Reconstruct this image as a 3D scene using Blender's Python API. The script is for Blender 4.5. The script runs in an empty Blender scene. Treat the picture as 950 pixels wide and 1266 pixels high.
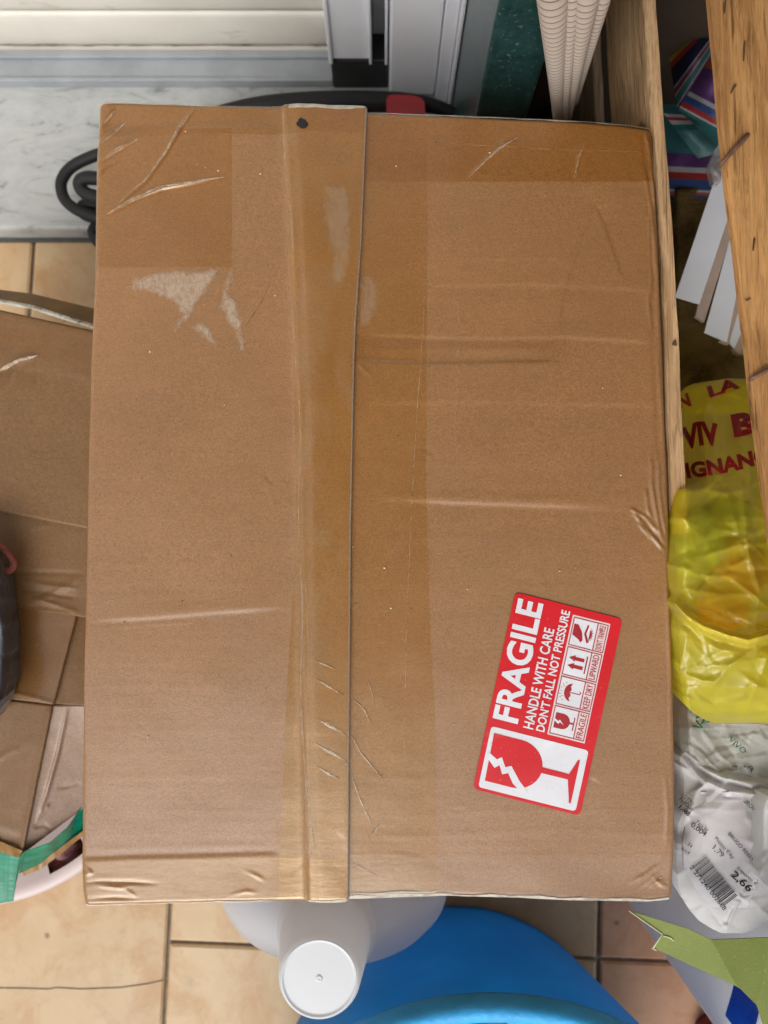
import bpy, math, random
import numpy as np
from mathutils import Vector, noise, Matrix
from mathutils.geometry import tessellate_polygon

random.seed(7); rng = np.random.default_rng(7)
S = bpy.context.scene
COL = S.collection

# ------------------------------------------------------------------ camera
CAMZ, TILT, FPX = 0.70, math.radians(3.4), 950.0
cam_d = bpy.data.cameras.new('camera'); cam = bpy.data.objects.new('camera', cam_d)
COL.objects.link(cam); S.camera = cam
cam.location = (0, 0, CAMZ); cam.rotation_euler = (TILT, 0, 0)
cam_d.sensor_fit = 'VERTICAL'; cam_d.sensor_height = 24; cam_d.lens = 24 * FPX / 1266
cam_d.clip_start = 0.01; cam_d.clip_end = 200
cam_d.dof.use_dof = True; cam_d.dof.focus_distance = 0.42; cam_d.dof.aperture_fstop = 5.5

# ------------------------------------------------------------------ daylight
SUN_EL, SUN_AZ = math.radians(46), math.radians(197)      # soft light from the lower left of the picture
w = bpy.data.worlds.new('World'); S.world = w; w.use_nodes = True
nt = w.node_tree; nt.nodes.clear()
out = nt.nodes.new('ShaderNodeOutputWorld'); bg = nt.nodes.new('ShaderNodeBackground')
sky = nt.nodes.new('ShaderNodeTexSky'); sky.sky_type = 'NISHITA'; sky.sun_disc = False
sky.sun_elevation = SUN_EL; sky.sun_rotation = SUN_AZ
sky.dust_density = 4.0; sky.air_density = 1.0; sky.ozone_density = 1.0
hs = nt.nodes.new('ShaderNodeHueSaturation'); hs.inputs['Saturation'].default_value = 0.22
nt.links.new(sky.outputs[0], hs.inputs['Color']); nt.links.new(hs.outputs[0], bg.inputs[0])
bg.inputs[1].default_value = 0.13
nt.links.new(bg.outputs[0], out.inputs[0])
sd = bpy.data.lights.new('sun', 'SUN'); sd.energy = 0.9; sd.angle = math.radians(40); sd.color = (1, .965, .91)
sun = bpy.data.objects.new('sun', sd); COL.objects.link(sun)
dirv = Vector((math.sin(SUN_AZ) * math.cos(SUN_EL), math.cos(SUN_AZ) * math.cos(SUN_EL), math.sin(SUN_EL)))
sun.rotation_euler = (-dirv).to_track_quat('-Z', 'Y').to_euler(); sun.location = dirv * 3
vs = S.view_settings; vs.view_transform = 'Standard'; vs.look = 'None'; vs.gamma = 1; vs.exposure = 0.40
vs.use_curve_mapping = False
S.cycles.max_bounces = 10; S.cycles.transparent_max_bounces = 16

# ------------------------------------------------------------------ helpers
CT, ST = math.cos(TILT), math.sin(TILT)
def P(px, py, z):
    """point of the place at height z that lies under photograph pixel (px, py)"""
    x = (np.asarray(px, float) - 475) / FPX; y = -(np.asarray(py, float) - 633) / FPX
    dy = y * CT + ST; dz = y * ST - CT
    k = (np.asarray(z, float) - CAMZ) / dz
    return np.stack(np.broadcast_arrays(x * k, dy * k, np.asarray(z, float) + 0 * k), -1)
def PV(px, py, z): return Vector(P(px, py, z).tolist())
def PY(px, py, Y):
    """point on the upright plane y = Y seen at pixel (px, py)"""
    x = (px - 475) / FPX; y = -(py - 633) / FPX
    dy = y * CT + ST; dz = y * ST - CT
    return Vector((x * Y / dy, Y, CAMZ + dz * Y / dy))

def lin(r, g, b):
    f = lambda c: ((c / 255) / 12.92) if c / 255 <= .04045 else (((c / 255) + .055) / 1.055) ** 2.4
    return (f(r), f(g), f(b))

def mk(name, verts, faces, mat=None, parent=None, smooth=True):
    V = np.asarray(verts, np.float64).reshape(-1, 3)
    if parent is not None: org = np.array(parent['_org'])
    else:
        org = np.array([(V[:, 0].min() + V[:, 0].max()) / 2, (V[:, 1].min() + V[:, 1].max()) / 2, V[:, 2].min()])
    me = bpy.data.meshes.new(name)
    me.from_pydata((V - org).tolist(), [], [tuple(int(i) for i in f) for f in faces])
    me.update()
    if smooth: me.polygons.foreach_set('use_smooth', [True] * len(me.polygons))
    if mat: me.materials.append(mat)
    o = bpy.data.objects.new(name, me); COL.objects.link(o)
    o['_org'] = org.tolist()
    if parent is not None: o.parent = parent
    else: o.location = org
    return o

def grid_mesh(name, W, mat, parent=None, smooth=True, uv=None):
    """W: (n, m, 3) array of points -> quad sheet"""
    n, m = W.shape[:2]
    V = W.reshape(-1, 3)
    org = np.array(parent['_org']) if parent is not None else np.array(
        [(V[:, 0].min() + V[:, 0].max()) / 2, (V[:, 1].min() + V[:, 1].max()) / 2, V[:, 2].min()])
    idx = np.arange(n * m).reshape(n, m)
    q = np.stack([idx[:-1, :-1], idx[1:, :-1], idx[1:, 1:], idx[:-1, 1:]], -1).reshape(-1, 4)
    me = bpy.data.meshes.new(name)
    me.vertices.add(n * m); me.vertices.foreach_set('co', (V - org).astype(np.float32).ravel())
    me.loops.add(q.size); me.loops.foreach_set('vertex_index', q.astype(np.int32).ravel())
    me.polygons.add(len(q)); me.polygons.foreach_set('loop_start', np.arange(0, q.size, 4, dtype=np.int32))
    me.polygons.foreach_set('use_smooth', np.full(len(q), smooth))
    me.update(calc_edges=True)
    if uv is not None:
        l = me.uv_layers.new(name='UVMap')
        l.data.foreach_set('uv', uv.reshape(-1, 2)[q.ravel()].astype(np.float32).ravel())
    if mat: me.materials.append(mat)
    o = bpy.data.objects.new(name, me); COL.objects.link(o); o['_org'] = org.tolist()
    if parent is not None: o.parent = parent
    else: o.location = org
    return o

def tag(o, label, cat, group=None):
    o['label'] = label; o['category'] = cat
    if group: o['group'] = group
    return o
def thing(name, loc, label, cat, group=None):
    o = bpy.data.objects.new(name, None); COL.objects.link(o); o.location = loc
    o.empty_display_size = .02; o['_org'] = list(loc)
    return tag(o, label, cat, group)
def structure(o): o['kind'] = 'structure'; return o
def stuff(o): o['kind'] = 'stuff'; return o

def box(name, x0, x1, y0, y1, z0, z1, mat, parent=None, bev=0.001):
    """box with chamfered edges"""
    b = min(bev, (x1 - x0) / 3, (y1 - y0) / 3, (z1 - z0) / 3)
    import bmesh
    bm = bmesh.new(); bmesh.ops.create_cube(bm, size=1)
    for v in bm.verts:
        v.co = Vector(((x0 + x1) / 2 + v.co.x * (x1 - x0), (y0 + y1) / 2 + v.co.y * (y1 - y0), (z0 + z1) / 2 + v.co.z * (z1 - z0)))
    bmesh.ops.bevel(bm, geom=bm.edges[:], offset=b, segments=2, affect='EDGES', profile=.5)
    bm.verts.index_update()
    V = [v.co[:] for v in bm.verts]; F = [[v.index for v in f.verts] for f in bm.faces]; bm.free()
    return mk(name, V, F, mat, parent, smooth=False)

def tube(name, pts, r, mat, parent=None, seg=14, steps=8, closed=False, taper=None):
    """round tube along a smooth (Catmull-Rom) path"""
    pts = [Vector(p) for p in pts]; path = []
    n = len(pts)
    for i in range(n - 1):
        p0 = pts[max(i - 1, 0)]; p1 = pts[i]; p2 = pts[i + 1]; p3 = pts[min(i + 2, n - 1)]
        for k in range(steps):
            t = k / steps
            path.append(.5 * ((2 * p1) + (p2 - p0) * t + (2 * p0 - 5 * p1 + 4 * p2 - p3) * t * t + (3 * p1 - p0 - 3 * p2 + p3) * t ** 3))
    path.append(pts[-1]); m = len(path)
    W = np.zeros((m, seg + 1, 3)); UV = np.zeros((m, seg + 1, 2))
    up = Vector((0, 0, 1)); N = None
    for i, p in enumerate(path):
        T = (path[min(i + 1, m - 1)] - path[max(i - 1, 0)]).normalized()
        if N is None: N = T.cross(up if abs(T.z) < .9 else Vector((1, 0, 0))).normalized()
        N = (N - T * N.dot(T)).normalized(); B = T.cross(N)
        rr = r if taper is None else taper(i / (m - 1))
        for j in range(seg + 1):
            a = 2 * math.pi * j / seg
            W[i, j] = p + (N * math.cos(a) + B * math.sin(a)) * rr
            UV[i, j] = (j / seg, i / (m - 1))
    cap0 = np.repeat(W[:1].mean(axis=1, keepdims=True), seg + 1, axis=1); cap1 = np.repeat(W[-1:].mean(axis=1, keepdims=True), seg + 1, axis=1)
    W = np.concatenate([cap0, W, cap1]); UV = np.concatenate([UV[:1], UV, UV[-1:]])
    return grid_mesh(name, W, mat, parent, uv=UV)

def lathe(name, prof, cx, cy, mat, parent=None, seg=72, sx=1, sy=1, ring=None):
    W = np.zeros((len(prof), seg + 1, 3))
    a = np.linspace(0, 2 * math.pi, seg + 1)
    for i, (r, z) in enumerate(prof):
        W[i, :, 0] = cx + r * sx * np.cos(a); W[i, :, 1] = cy + r * sy * np.sin(a); W[i, :, 2] = z
    return grid_mesh(name, W[::-1] if False else W, mat, parent)

def prism_world(name, poly, nrm, th, mat, parent=None, smooth=False):
    """polygon (world points) with thickness th along -nrm"""
    poly = [Vector(p) for p in poly]; n = len(poly); nrm = Vector(nrm).normalized()
    V = [p for p in poly] + [p - nrm * th for p in poly]
    tri = tessellate_polygon([poly]); F = []
    for t in tri:
        a, b, c = t
        if (poly[b] - poly[a]).cross(poly[c] - poly[a]).dot(nrm) < 0: a, c = c, a
        F += [(a, b, c), (c + n, b + n, a + n)]
    for i in range(n):
        j = (i + 1) % n; F.append((i, i + n, j + n, j))
    return mk(name, [v[:] for v in V], F, mat, parent, smooth=smooth)

# ---- materials
class NG:
    def __init__(s, name):
        s.m = bpy.data.materials.new(name); s.m.use_nodes = True; s.t = s.m.node_tree; s.t.nodes.clear()
        s.out = s.n('ShaderNodeOutputMaterial')
    def n(s, typ, **kw):
        d = s.t.nodes.new(typ)
        for k, v in kw.items():
            if hasattr(d, k): setattr(d, k, v)
            else: d.inputs[k].default_value = v
        return d
    def l(s, a, b): s.t.links.new(a, b)
    def coord(s, scale=(1, 1, 1), kind='Object', rot=(0, 0, 0)):
        c = s.n('ShaderNodeTexCoord'); mp = s.n('ShaderNodeMapping'); mp.inputs['Scale'].default_value = scale
        mp.inputs['Rotation'].default_value = rot
        s.l(c.outputs[kind], mp.inputs[0]); return mp.outputs[0]
    def noise(s, vec, scale, detail=4, rough=.55, dist=0):
        d = s.n('ShaderNodeTexNoise'); d.inputs['Scale'].default_value = scale; d.inputs['Detail'].default_value = detail
        d.inputs['Roughness'].default_value = rough; d.inputs['Distortion'].default_value = dist
        s.l(vec, d.inputs['Vector']); return d.outputs['Fac']
    def ramp(s, fac, stops, interp='LINEAR'):
        d = s.n('ShaderNodeValToRGB'); d.color_ramp.interpolation = interp
        e = d.color_ramp.elements
        while len(e) < len(stops): e.new(.5)
        for el, (p, c) in zip(e, stops):
            el.position = p; el.color = (c if hasattr(c, '__len__') else (c, c, c)) + ((1,) if not hasattr(c, '__len__') or len(c) == 3 else ()) if hasattr(c, '__len__') else (c, c, c, 1)
        s.l(fac, d.inputs[0]); return d.outputs[0]
    def mix(s, fac, a, b, mode='MIX'):
        d = s.n('ShaderNodeMix'); d.data_type = 'RGBA'; d.blend_type = mode
        for sock, v in ((d.inputs[0], fac), (d.inputs[6], a), (d.inputs[7], b)):
            if isinstance(v, (int, float)): sock.default_value = v
            elif isinstance(v, (tuple, list)): sock.default_value = tuple(v) + (1,) * (4 - len(v))
            else: s.l(v, sock)
        return d.outputs[2]
    def math(s, op, a, b=0.0):
        d = s.n('ShaderNodeMath'); d.operation = op
        for i, v in ((0, a), (1, b)):
            if isinstance(v, (int, float)): d.inputs[i].default_value = v
            else: s.l(v, d.inputs[i])
        return d.outputs[0]
    def bump(s, h, strength=.3, dist=.001, nrm=None):
        d = s.n('ShaderNodeBump'); d.inputs['Strength'].default_value = strength; d.inputs['Distance'].default_value = dist
        s.l(h, d.inputs['Height'])
        if nrm: s.l(nrm, d.inputs['Normal'])
        return d.outputs[0]
    def pbsdf(s, col, rough=.6, nrm=None, spec=.5, **kw):
        d = s.n('ShaderNodeBsdfPrincipled')
        for k, v in (('Base Color', col), ('Roughness', rough), ('Specular IOR Level', spec)):
            if isinstance(v, (tuple, list)): d.inputs[k].default_value = tuple(v) + (1,) * (4 - len(v))
            elif isinstance(v, (int, float)): d.inputs[k].default_value = v
            else: s.l(v, d.inputs[k])
        if nrm: s.l(nrm, d.inputs['Normal'])
        for k, v in kw.items(): d.inputs[k.replace('_', ' ')].default_value = v
        return d.outputs[0]
    def schlick(s, f0=.036, nrm=None):
        d = s.n('ShaderNodeLayerWeight'); d.inputs[0].default_value = .5
        if nrm: s.l(nrm, d.inputs['Normal'])
        return s.math('ADD', s.math('MULTIPLY', s.math('POWER', d.outputs['Facing'], 5.0), 1 - f0), f0)
    def done(s, sh): s.l(sh, s.out.inputs[0]); return s.m

def simple(name, col, rough=.5, var=.12, scale=30, bump=.15, bscale=200, spec=.5, bdist=.001, **kw):
    g = NG(name); v = g.coord()
    n1 = g.noise(v, scale, 5); 
    lo = tuple(c * (1 - var) for c in col); hi = tuple(min(1, c * (1 + var)) for c in col)
    c = g.ramp(n1, [(.3, lo), (.7, hi)])
    r = g.math('ADD', g.math('MULTIPLY', g.math('SUBTRACT', n1, .5), .25), rough)
    nb = g.bump(g.noise(v, bscale, 4), bump, bdist) if bump else None
    return g.done(g.pbsdf(c, r, nb, spec, **kw))

def cardboard(name, base, flute=(1, 0), spec=1.0, var=1.0):
    """kraft liner: fibres, mottling, faint flute show-through across `flute`"""
    g = NG(name)
    v = g.coord(); vf = g.coord((420, 900, 400)); vf2 = g.coord((1300, 800, 400), rot=(0, 0, .5))
    fib = g.noise(vf, 1.0, 5, .65); fib2 = g.noise(vf2, 1.6, 3, .6)
    mot = g.noise(v, 14, 5, .6); streak = g.noise(g.coord((9, 240, 9)), 1, 3)
    b = base
    c = g.ramp(mot, [(.25, tuple(x * .90 for x in b)), (.75, tuple(x * 1.09 for x in b))])
    c = g.mix(1.0, c, g.ramp(fib, [(.2, (.93,) * 3), (.5, (1,) * 3), (.8, (1.02,) * 3)]), 'MULTIPLY')
    c = g.mix(g.ramp(fib2, [(.60, 0.0), (.78, .38)]), c, tuple(x * 1.45 for x in b))
    c = g.mix(g.ramp(fib2, [(.22, .40), (.36, 0.0)]), c, tuple(x * .62 for x in b))
    c = g.mix(1.0, c, g.ramp(streak, [(.3, (.975,) * 3), (.7, (1.02,) * 3)]), 'MULTIPLY')
    gr = g.noise(v, 1100, 2, .6)
    c = g.mix(1.0, c, g.ramp(gr, [(.25, (.70,) * 3), (.5, (1,) * 3), (.75, (1.24,) * 3)]), 'MULTIPLY')
    g3 = g.noise(g.coord((1, 1.5, 1)), 430, 4, .65)
    c = g.mix(1.0, c, g.ramp(g3, [(.28, (.84,) * 3), (.5, (1,) * 3), (.72, (1.12,) * 3)]), 'MULTIPLY')
    speck = g.noise(v, 900, 1)
    c = g.mix(g.ramp(speck, [(.70, 0.0), (.76, .55)]), c, tuple(x * .45 for x in b))
    rub = g.noise(g.coord((7, 16, 7), rot=(0, 0, .3)), 1, 7, .7, 1.2)
    c = g.mix(g.ramp(rub, [(.54, 0.0), (.72, .30)]), c, tuple(x * .70 for x in b))
    c = g.mix(g.ramp(rub, [(.28, .26), (.44, 0.0)]), c, tuple(x * 1.30 for x in b))
    wv = g.n('ShaderNodeTexWave', wave_type='BANDS', bands_direction='Y'); wv.inputs['Scale'].default_value = 52
    wv.inputs['Distortion'].default_value = 1.2; wv.inputs['Detail'].default_value = 2
    g.l(v, wv.inputs['Vector'])
    nb = g.bump(g.math('MULTIPLY', wv.outputs['Fac'], g.ramp(mot, [(.4, 0.0), (.7, 1.0)])), .035, .0006)
    nb = g.bump(fib, .12, .0004, nb); nb = g.bump(fib2, .12, .0005, nb)
    return g.done(g.pbsdf(c, .43, nb, spec))

KRAFT = (.285, .138, .048)
M_kraft = cardboard('kraft_cardboard', KRAFT)
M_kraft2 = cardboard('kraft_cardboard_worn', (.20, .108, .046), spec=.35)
M_edge = simple('cut_cardboard_edge', (.46, .40, .33), .8, .3, 900, .6, 1500, .1)

def tape_mat(name, tint, haze=.0, hazescale=60, rough=.22, gl=1.0, hz=(.62, .74)):
    g = NG(name); v = g.coord()
    tr = g.n('ShaderNodeBsdfTransparent')
    tn = g.noise(v, 35, 4)
    g.l(g.ramp(tn, [(.3, tint), (.7, tuple(min(1, c * 1.05) for c in tint))]), tr.inputs[0])
    gs = g.n('ShaderNodeBsdfGlossy'); gs.inputs['Roughness'].default_value = rough; gs.inputs['Color'].default_value = (1, 1, 1, 1)
    nb = g.bump(g.noise(g.coord((30, 120, 30)), 3, 4), .15, .0006); g.l(nb, gs.inputs['Normal'])
    a = g.n('ShaderNodeMixShader'); g.l(g.math('MULTIPLY', g.schlick(), gl), a.inputs[0]); g.l(tr.outputs[0], a.inputs[1]); g.l(gs.outputs[0], a.inputs[2])
    if haze <= 0: return g.done(a.outputs[0])
    df = g.n('ShaderNodeBsdfDiffuse'); df.inputs[0].default_value = (.50, .36, .22, 1)
    hn = g.noise(g.coord((1, .45, 1)), hazescale, 6, .65, 1.0)
    b = g.n('ShaderNodeMixShader'); g.l(g.ramp(hn, [(hz[0], 0.0), (hz[1], haze)]), b.inputs[0]); g.l(a.outputs[0], b.inputs[1]); g.l(df.outputs[0], b.inputs[2])
    return g.done(b.outputs[0])
M_tape = tape_mat('clear_tape', (.935, .855, .68), .24, 40, gl=1.5)
M_tape2 = tape_mat('clear_tape_bubbled', (.965, .895, .70), .24, 34, hz=(.46, .74), gl=1.4)
M_tape_mid = tape_mat('thin_clear_tape', (.965, .91, .78), .22, 60)
M_tape_soft = tape_mat('faint_clear_tape', (.995, .98, .945), .2, 60)

def residue_mat(name, col, lo, hi, scale, amount=.8, stretch=(1, 1, 1)):
    g = NG(name); tr = g.n('ShaderNodeBsdfTransparent'); df = g.pbsdf(col, .5)
    nz = g.noise(g.coord(stretch), scale, 6, .7, .6)
    b = g.n('ShaderNodeMixShader'); g.l(g.ramp(nz, [(lo, 0.0), (hi, amount)]), b.inputs[0]); g.l(tr.outputs[0], b.inputs[1]); g.l(df, b.inputs[2])
    return g.done(b.outputs[0])
def soft_residue(name, col, amount, scale):
    g = NG(name); tr = g.n('ShaderNodeBsdfTransparent'); df = g.pbsdf(col, .5)
    at = g.n('ShaderNodeAttribute'); at.attribute_name = 'fade'
    n1 = g.noise(g.coord((1, .6, 1), rot=(0, 0, .5)), scale, 6, .72, .5); n2 = g.noise(g.coord(), scale * .22, 3)
    f = g.math('ADD', g.math('MULTIPLY', n1, .85), g.math('ADD', g.math('MULTIPLY', at.outputs['Fac'], .34), g.math('MULTIPLY', n2, .35)))
    b = g.n('ShaderNodeMixShader'); g.l(g.ramp(f, [(.64, 0.0), (1.12, amount)]), b.inputs[0]); g.l(tr.outputs[0], b.inputs[1]); g.l(df, b.inputs[2])
    return g.done(b.outputs[0])
M_residue = soft_residue('torn_paper_residue', (.58, .455, .335), .60, 520)
M_line = residue_mat('tape_edge_line', (.58, .48, .36), .38, .70, 160, .5)
M_wrinkle = residue_mat('lifted_tape_wrinkle', (.72, .60, .46), .32, .66, 240, .72)

# ================================================================== GROUND AND SETTING
def tile_mat(name, col, dark):
    g = NG(name); v = g.coord(); oi = g.n('ShaderNodeObjectInfo')
    n1 = g.noise(v, 9, 6, .6); n2 = g.noise(v, 55, 5, .7); n3 = g.noise(v, 300, 3)
    c = g.ramp(n1, [(.28, dark), (.62, col)])
    c = g.mix(g.ramp(g.noise(v, 22, 7, .68, .6), [(.48, 0.0), (.66, .65)]), c, (dark[0] * .95, dark[1] * .80, dark[2] * .62))
    c = g.mix(g.ramp(n2, [(.56, 0.0), (.75, .6)]), c, tuple(x * .66 for x in col))
    c = g.mix(g.ramp(n2, [(.25, .35), (.40, 0.0)]), c, tuple(min(1, x * 1.2) for x in col))
    c = g.mix(g.ramp(g.noise(v, 38, 2), [(.72, 0.0), (.76, .8)]), c, tuple(x * .35 for x in dark))
    c = g.mix(1, c, g.ramp(oi.outputs['Random'], [(0, (.93, .92, .90)), (1, (1.05, 1.04, 1.03))]), 'MULTIPLY')
    nb = g.bump(n3, .15, .0006); nb = g.bump(n2, .2, .001, nb)
    return g.done(g.pbsdf(c, .42, nb, .4))
M_tile = tile_mat('beige_tile', (.60, .44, .26), (.50, .31, .16))
M_tile_red = tile_mat('terracotta_tile', (.64, .35, .205), (.52, .26, .14))
M_grout = simple('grout', (.26, .215, .16), .9, .3, 200, .5, 600, .1)

o = structure(box('floor', -3, 3, -3, .9, -.05, -.0035, M_grout)); floor = o
def tile(u0, u1, v0, v1, mat, g=.0017):
    """tile in the paving grid turned about 2 degrees; u to the right, v towards the viewer"""
    c, s = math.cos(math.radians(2.2)), math.sin(math.radians(2.2))
    O = PV(208, 1165, 0)
    u0 += g; u1 -= g; v0 += g; v1 -= g; b = .002
    def T(u, v, z): return (O.x + u * c - v * s, O.y - u * s - v * c, z)
    V = []; 
    for (d, z) in ((0, -.006), (0, -.0012), (b, 0)):
        V += [T(u0 + d, v0 + d, z), T(u1 - d, v0 + d, z), T(u1 - d, v1 - d, z), T(u0 + d, v1 - d, z)]
    F = [(8, 11, 10, 9)]
    for k in (0, 4):
        for i in range(4):
            j = (i + 1) % 4; F.append((k + i, k + 4 + i, k + 4 + j, k + j))
    mk('tile', V, F, mat, floor, smooth=False)
TW = .38
for i in range(-4, 5):
    for j in range(0, 5):                               # towards the viewer
        off = -.25 if i == -1 else 0
        u0 = i * TW
        red = (i >= 1)
        tile(u0, u0 + TW, j * TW + off, (j + 1) * TW + off, M_tile_red if red else M_tile)
    top = -.255
    if i == -1: pass
    else: tile(i * TW, (i + 1) * TW, top, 0, M_tile_red if i >= 1 else M_tile)
for i in range(-4, 5):                                   # the row by the step, joints shifted
    tile(i * TW + .22, (i + 1) * TW + .22, -.637, -.255, M_tile)
    tile(i * TW + .05, (i + 1) * TW + .05, -.70, -.637, M_tile)

# hairline crack across the beige tile
M_crack = simple('crack_line', (.10, .075, .05), .9, .2, 300, 0)
cp = [(-40, 1221), (30, 1222), (60, 1223), (70, 1221), (100, 1223), (150, 1221), (185, 1216), (202, 1212)]
W = np.zeros((len(cp), 2, 3))
for k, (x, y) in enumerate(cp):
    W[k, 0] = P(x, y - .6, .0004); W[k, 1] = P(x, y + .5, .0004)
grid_mesh('crack', W, M_crack, floor, smooth=False)

# marble step
g = NG('grey_white_marble'); v = g.coord(rot=(0, 0, .55))
dn = g.noise(g.coord((14, 40, 20), rot=(0, 0, -.75)), 1, 8, .68, 2.2)
d2 = g.noise(v, 120, 5, .6)
c = g.ramp(dn, [(.34, (.17, .18, .175)), (.44, (.40, .415, .41)), (.60, (.47, .485, .475)), (.8, (.42, .435, .43))])
c = g.mix(.22, c, g.ramp(d2, [(.3, (.35, .36, .34)), (.7, (.52, .53, .52))]))
M_marble = g.done(g.pbsdf(c, .35, g.bump(d2, .08, .0005), .5))
ZM = .02
yf = PV(60, 283, ZM).y; yb = .62
structure(box('marble_step', -1.6, .3, yf, yb, -.02, ZM, M_marble, bev=.003))
M_seal = simple('dark_seal', (.09, .085, .075), .9, .3, 200, .3)
structure(box('step_joint', -1.6, .3, yf - .0045, yf - .0002, -.02, .0015, M_seal, bev=.0005))

# door track
M_alu = simple('dull_aluminium', (.34, .36, .385), .6, .12, 40, .1, 300, .5, Metallic=.15)
M_alu_d = simple('dirty_aluminium', (.24, .25, .265), .6, .2, 40, .1, 300)
ya, yb2 = PV(200, 108, ZM).y, PV(200, 72, ZM).y
xr_t = PV(412, 100, ZM).x
t = thing('door_track', (-.5, (ya + yb2) / 2, ZM), 'grey aluminium shutter track set across the marble step', 'door track')
box('rail', -1.6, xr_t, ya, ya + .0035, ZM, ZM + .010, M_alu, t, .0006)
box('track_bed', -1.6, xr_t, ya + .0036, yb2 - .0061, ZM, ZM + .0075, M_alu, t, .0006)
box('rail', -1.6, xr_t, yb2 - .006, yb2, ZM, ZM + .011, M_alu, t, .0006)

# roller shutter
def shutter_mat():
    g = NG('cream_shutter_paint'); v = g.coord()
    n1 = g.noise(g.coord((3, 3, 3)), 3, 6, .6); geo = g.n('ShaderNodeTexCoord')
    c = g.ramp(n1, [(.3, (.62, .59, .52)), (.7, (.74, .71, .64))])
    n2 = g.noise(g.coord((18, 30, 60)), 1, 6, .7)
    c = g.mix(g.ramp(n2, [(.60, 0.0), (.74, .75)]), c, (.30, .22, .13))
    return g.done(g.pbsdf(c, .38, g.bump(n1, .05, .001), .5))
M_shut = shutter_mat()
YS = PV(200, 63, ZM).y
t = thing('roller_shutter', (-.6, YS, ZM), 'cream roller shutter with grimy horizontal slats above the marble step', 'shutter')
xs0, xs1 = -1.6, PY(409, 30, YS).x + .012
def slat_profile(z0, h, first):
    pr = []
    n = 9
    for k in range(n + 1):
        f = k / n; bul = .0022 * math.sin(math.pi * f) ** .6
        pr.append((YS - bul, z0 + h * f * .94))
    return [(YS + .004, z0)] + pr + [(YS + .004, z0 + h * .94)]
z = ZM + .002; k = 0
while z < 1.21:
    h = .0055 if k == 0 else .045
    pr = slat_profile(z, h, k == 0)
    W = np.array([[(xs0, y, zz), (xs1, y, zz)] for (y, zz) in pr])
    if k == 0: W[:, :, 1] -= .004
    grid_mesh('slat', W[::-1], M_shut, t)
    z += h; k += 1
box('backing', xs0, xs1, YS + .005, YS + .012, ZM, 1.25, M_seal, t)

M_grime = residue_mat('brown_grime', (.20, .12, .06), .46, .62, 30, .85, (1, 1, 8))
W = np.array([[(xs0 + (xs1 - xs0) * k / 60, YS - .0012 - .0022 * math.sin(math.pi * f) ** .6, ZM + .0078 + f * .045 * .94) for f in (.0, .03, .07, .12)] for k in range(61)])
grid_mesh('grime', W, M_grime, t)
# white door frame and guide
M_pvc = simple('white_frame_plastic', (.78, .80, .85), .32, .05, 12, .04, 200)
M_black = simple('black_plastic', (.012, .012, .013), .45, .3, 60, .1, 300)
Yg = PV(440, 111, ZM).y
zb = PY(440, 73, Yg).z
X = lambda px, py, z: PV(px, py, z).x
t = thing('door_frame', (0.0, Yg, ZM), 'white plastic door frame with ribbed guide and black foot', 'door frame')
xa, xb, xc, xd = X(411, 110, ZM), X(461, 110, ZM), X(476, 110, ZM), X(481, 110, ZM)
box('guide_panel', xa + .003, xb - .002, Yg, Yg + .05, zb, 1.25, M_pvc, t)
box('rib', xa, xa + .0035, Yg - .003, Yg + .05, zb - .003, 1.25, M_pvc, t)
box('rib', xb - .0025, xb, Yg - .004, Yg + .05, zb - .002, 1.25, M_pvc, t)
box('rib', xc, xc + .0022, Yg - .003, Yg + .05, zb - .004, 1.25, M_pvc, t)
box('groove', xb + .0005, xc - .0005, Yg + .022, Yg + .05, zb, 1.25, M_alu_d, t)
box('foot', xa + .001, xd - .0005, Yg + .001, Yg + .05, ZM, zb - .005, M_black, t, .002)
Yp = PV(510, 118, ZM + .006).y
box('jamb', xd, X(537, 118, ZM), Yp, Yp + .08, ZM + .006, 1.25, M_pvc, t, .0025)
Yt = PV(550, 130, ZM).y
XW = PV(558, 133, ZM).x
box('trim', X(537, 118, ZM) + .0006, XW - .004, Yp - .004, Yp + .08, ZM + .001, 1.25, M_pvc, t, .001)
box('trim', XW - .0036, XW - .0006, Yp - .012, Yp + .08, ZM + .001, 1.25, M_pvc, t, .001)

# green granite wall pier
g = NG('dark_green_granite'); v = g.coord()
n1 = g.noise(v, 90, 6, .7); n2 = g.noise(v, 330, 3, .6)
c = g.ramp(n1, [(.35, (.008, .030, .030)), (.6, (.018, .055, .050)), (.8, (.03, .075, .07))])
c = g.mix(g.ramp(n2, [(.60, 0.0), (.70, .55)]), c, (.15, .19, .19))
M_gran = g.done(g.pbsdf(c, .28, g.bump(n2, .1, .0005), .5))
Yw = XW / ((590 - 475) / (690 - 135))
XWR = XW + .094 - .059
tag(box('wall_pier', XW, XWR, Yw, .75, -.02, 1.255, M_gran, bev=.002), 'dark green speckled granite wall pier beside the white door frame', 'wall')
M_dark = simple('dark_brown', (.035, .022, .014), .7, .3, 20, .3, 80)
tag(box('corner_backing', XWR + .001, 0.495, Yw + .10, Yw + .16, 0, 1.255, M_dark, bev=.002), 'dark brown backing in the corner behind the cream ribbed rolls', 'wall')  # plain dark brown surface closing the corner

# unseen wall and overhead slab, added out of view to shade the upper right
M_plaster = simple('beige_plaster', (.30, .25, .19), .9, .15, 6, .3, 60)
tag(box('side_wall', .50, .62, .02, .70, -.02, 1.255, M_plaster, bev=.004), 'unseen beige plaster wall added beyond the wooden crate for shade', 'wall')
structure(box('shade_slab', -.36, .78, -.35, .80, 1.26, 1.33, M_plaster, bev=.004))

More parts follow.
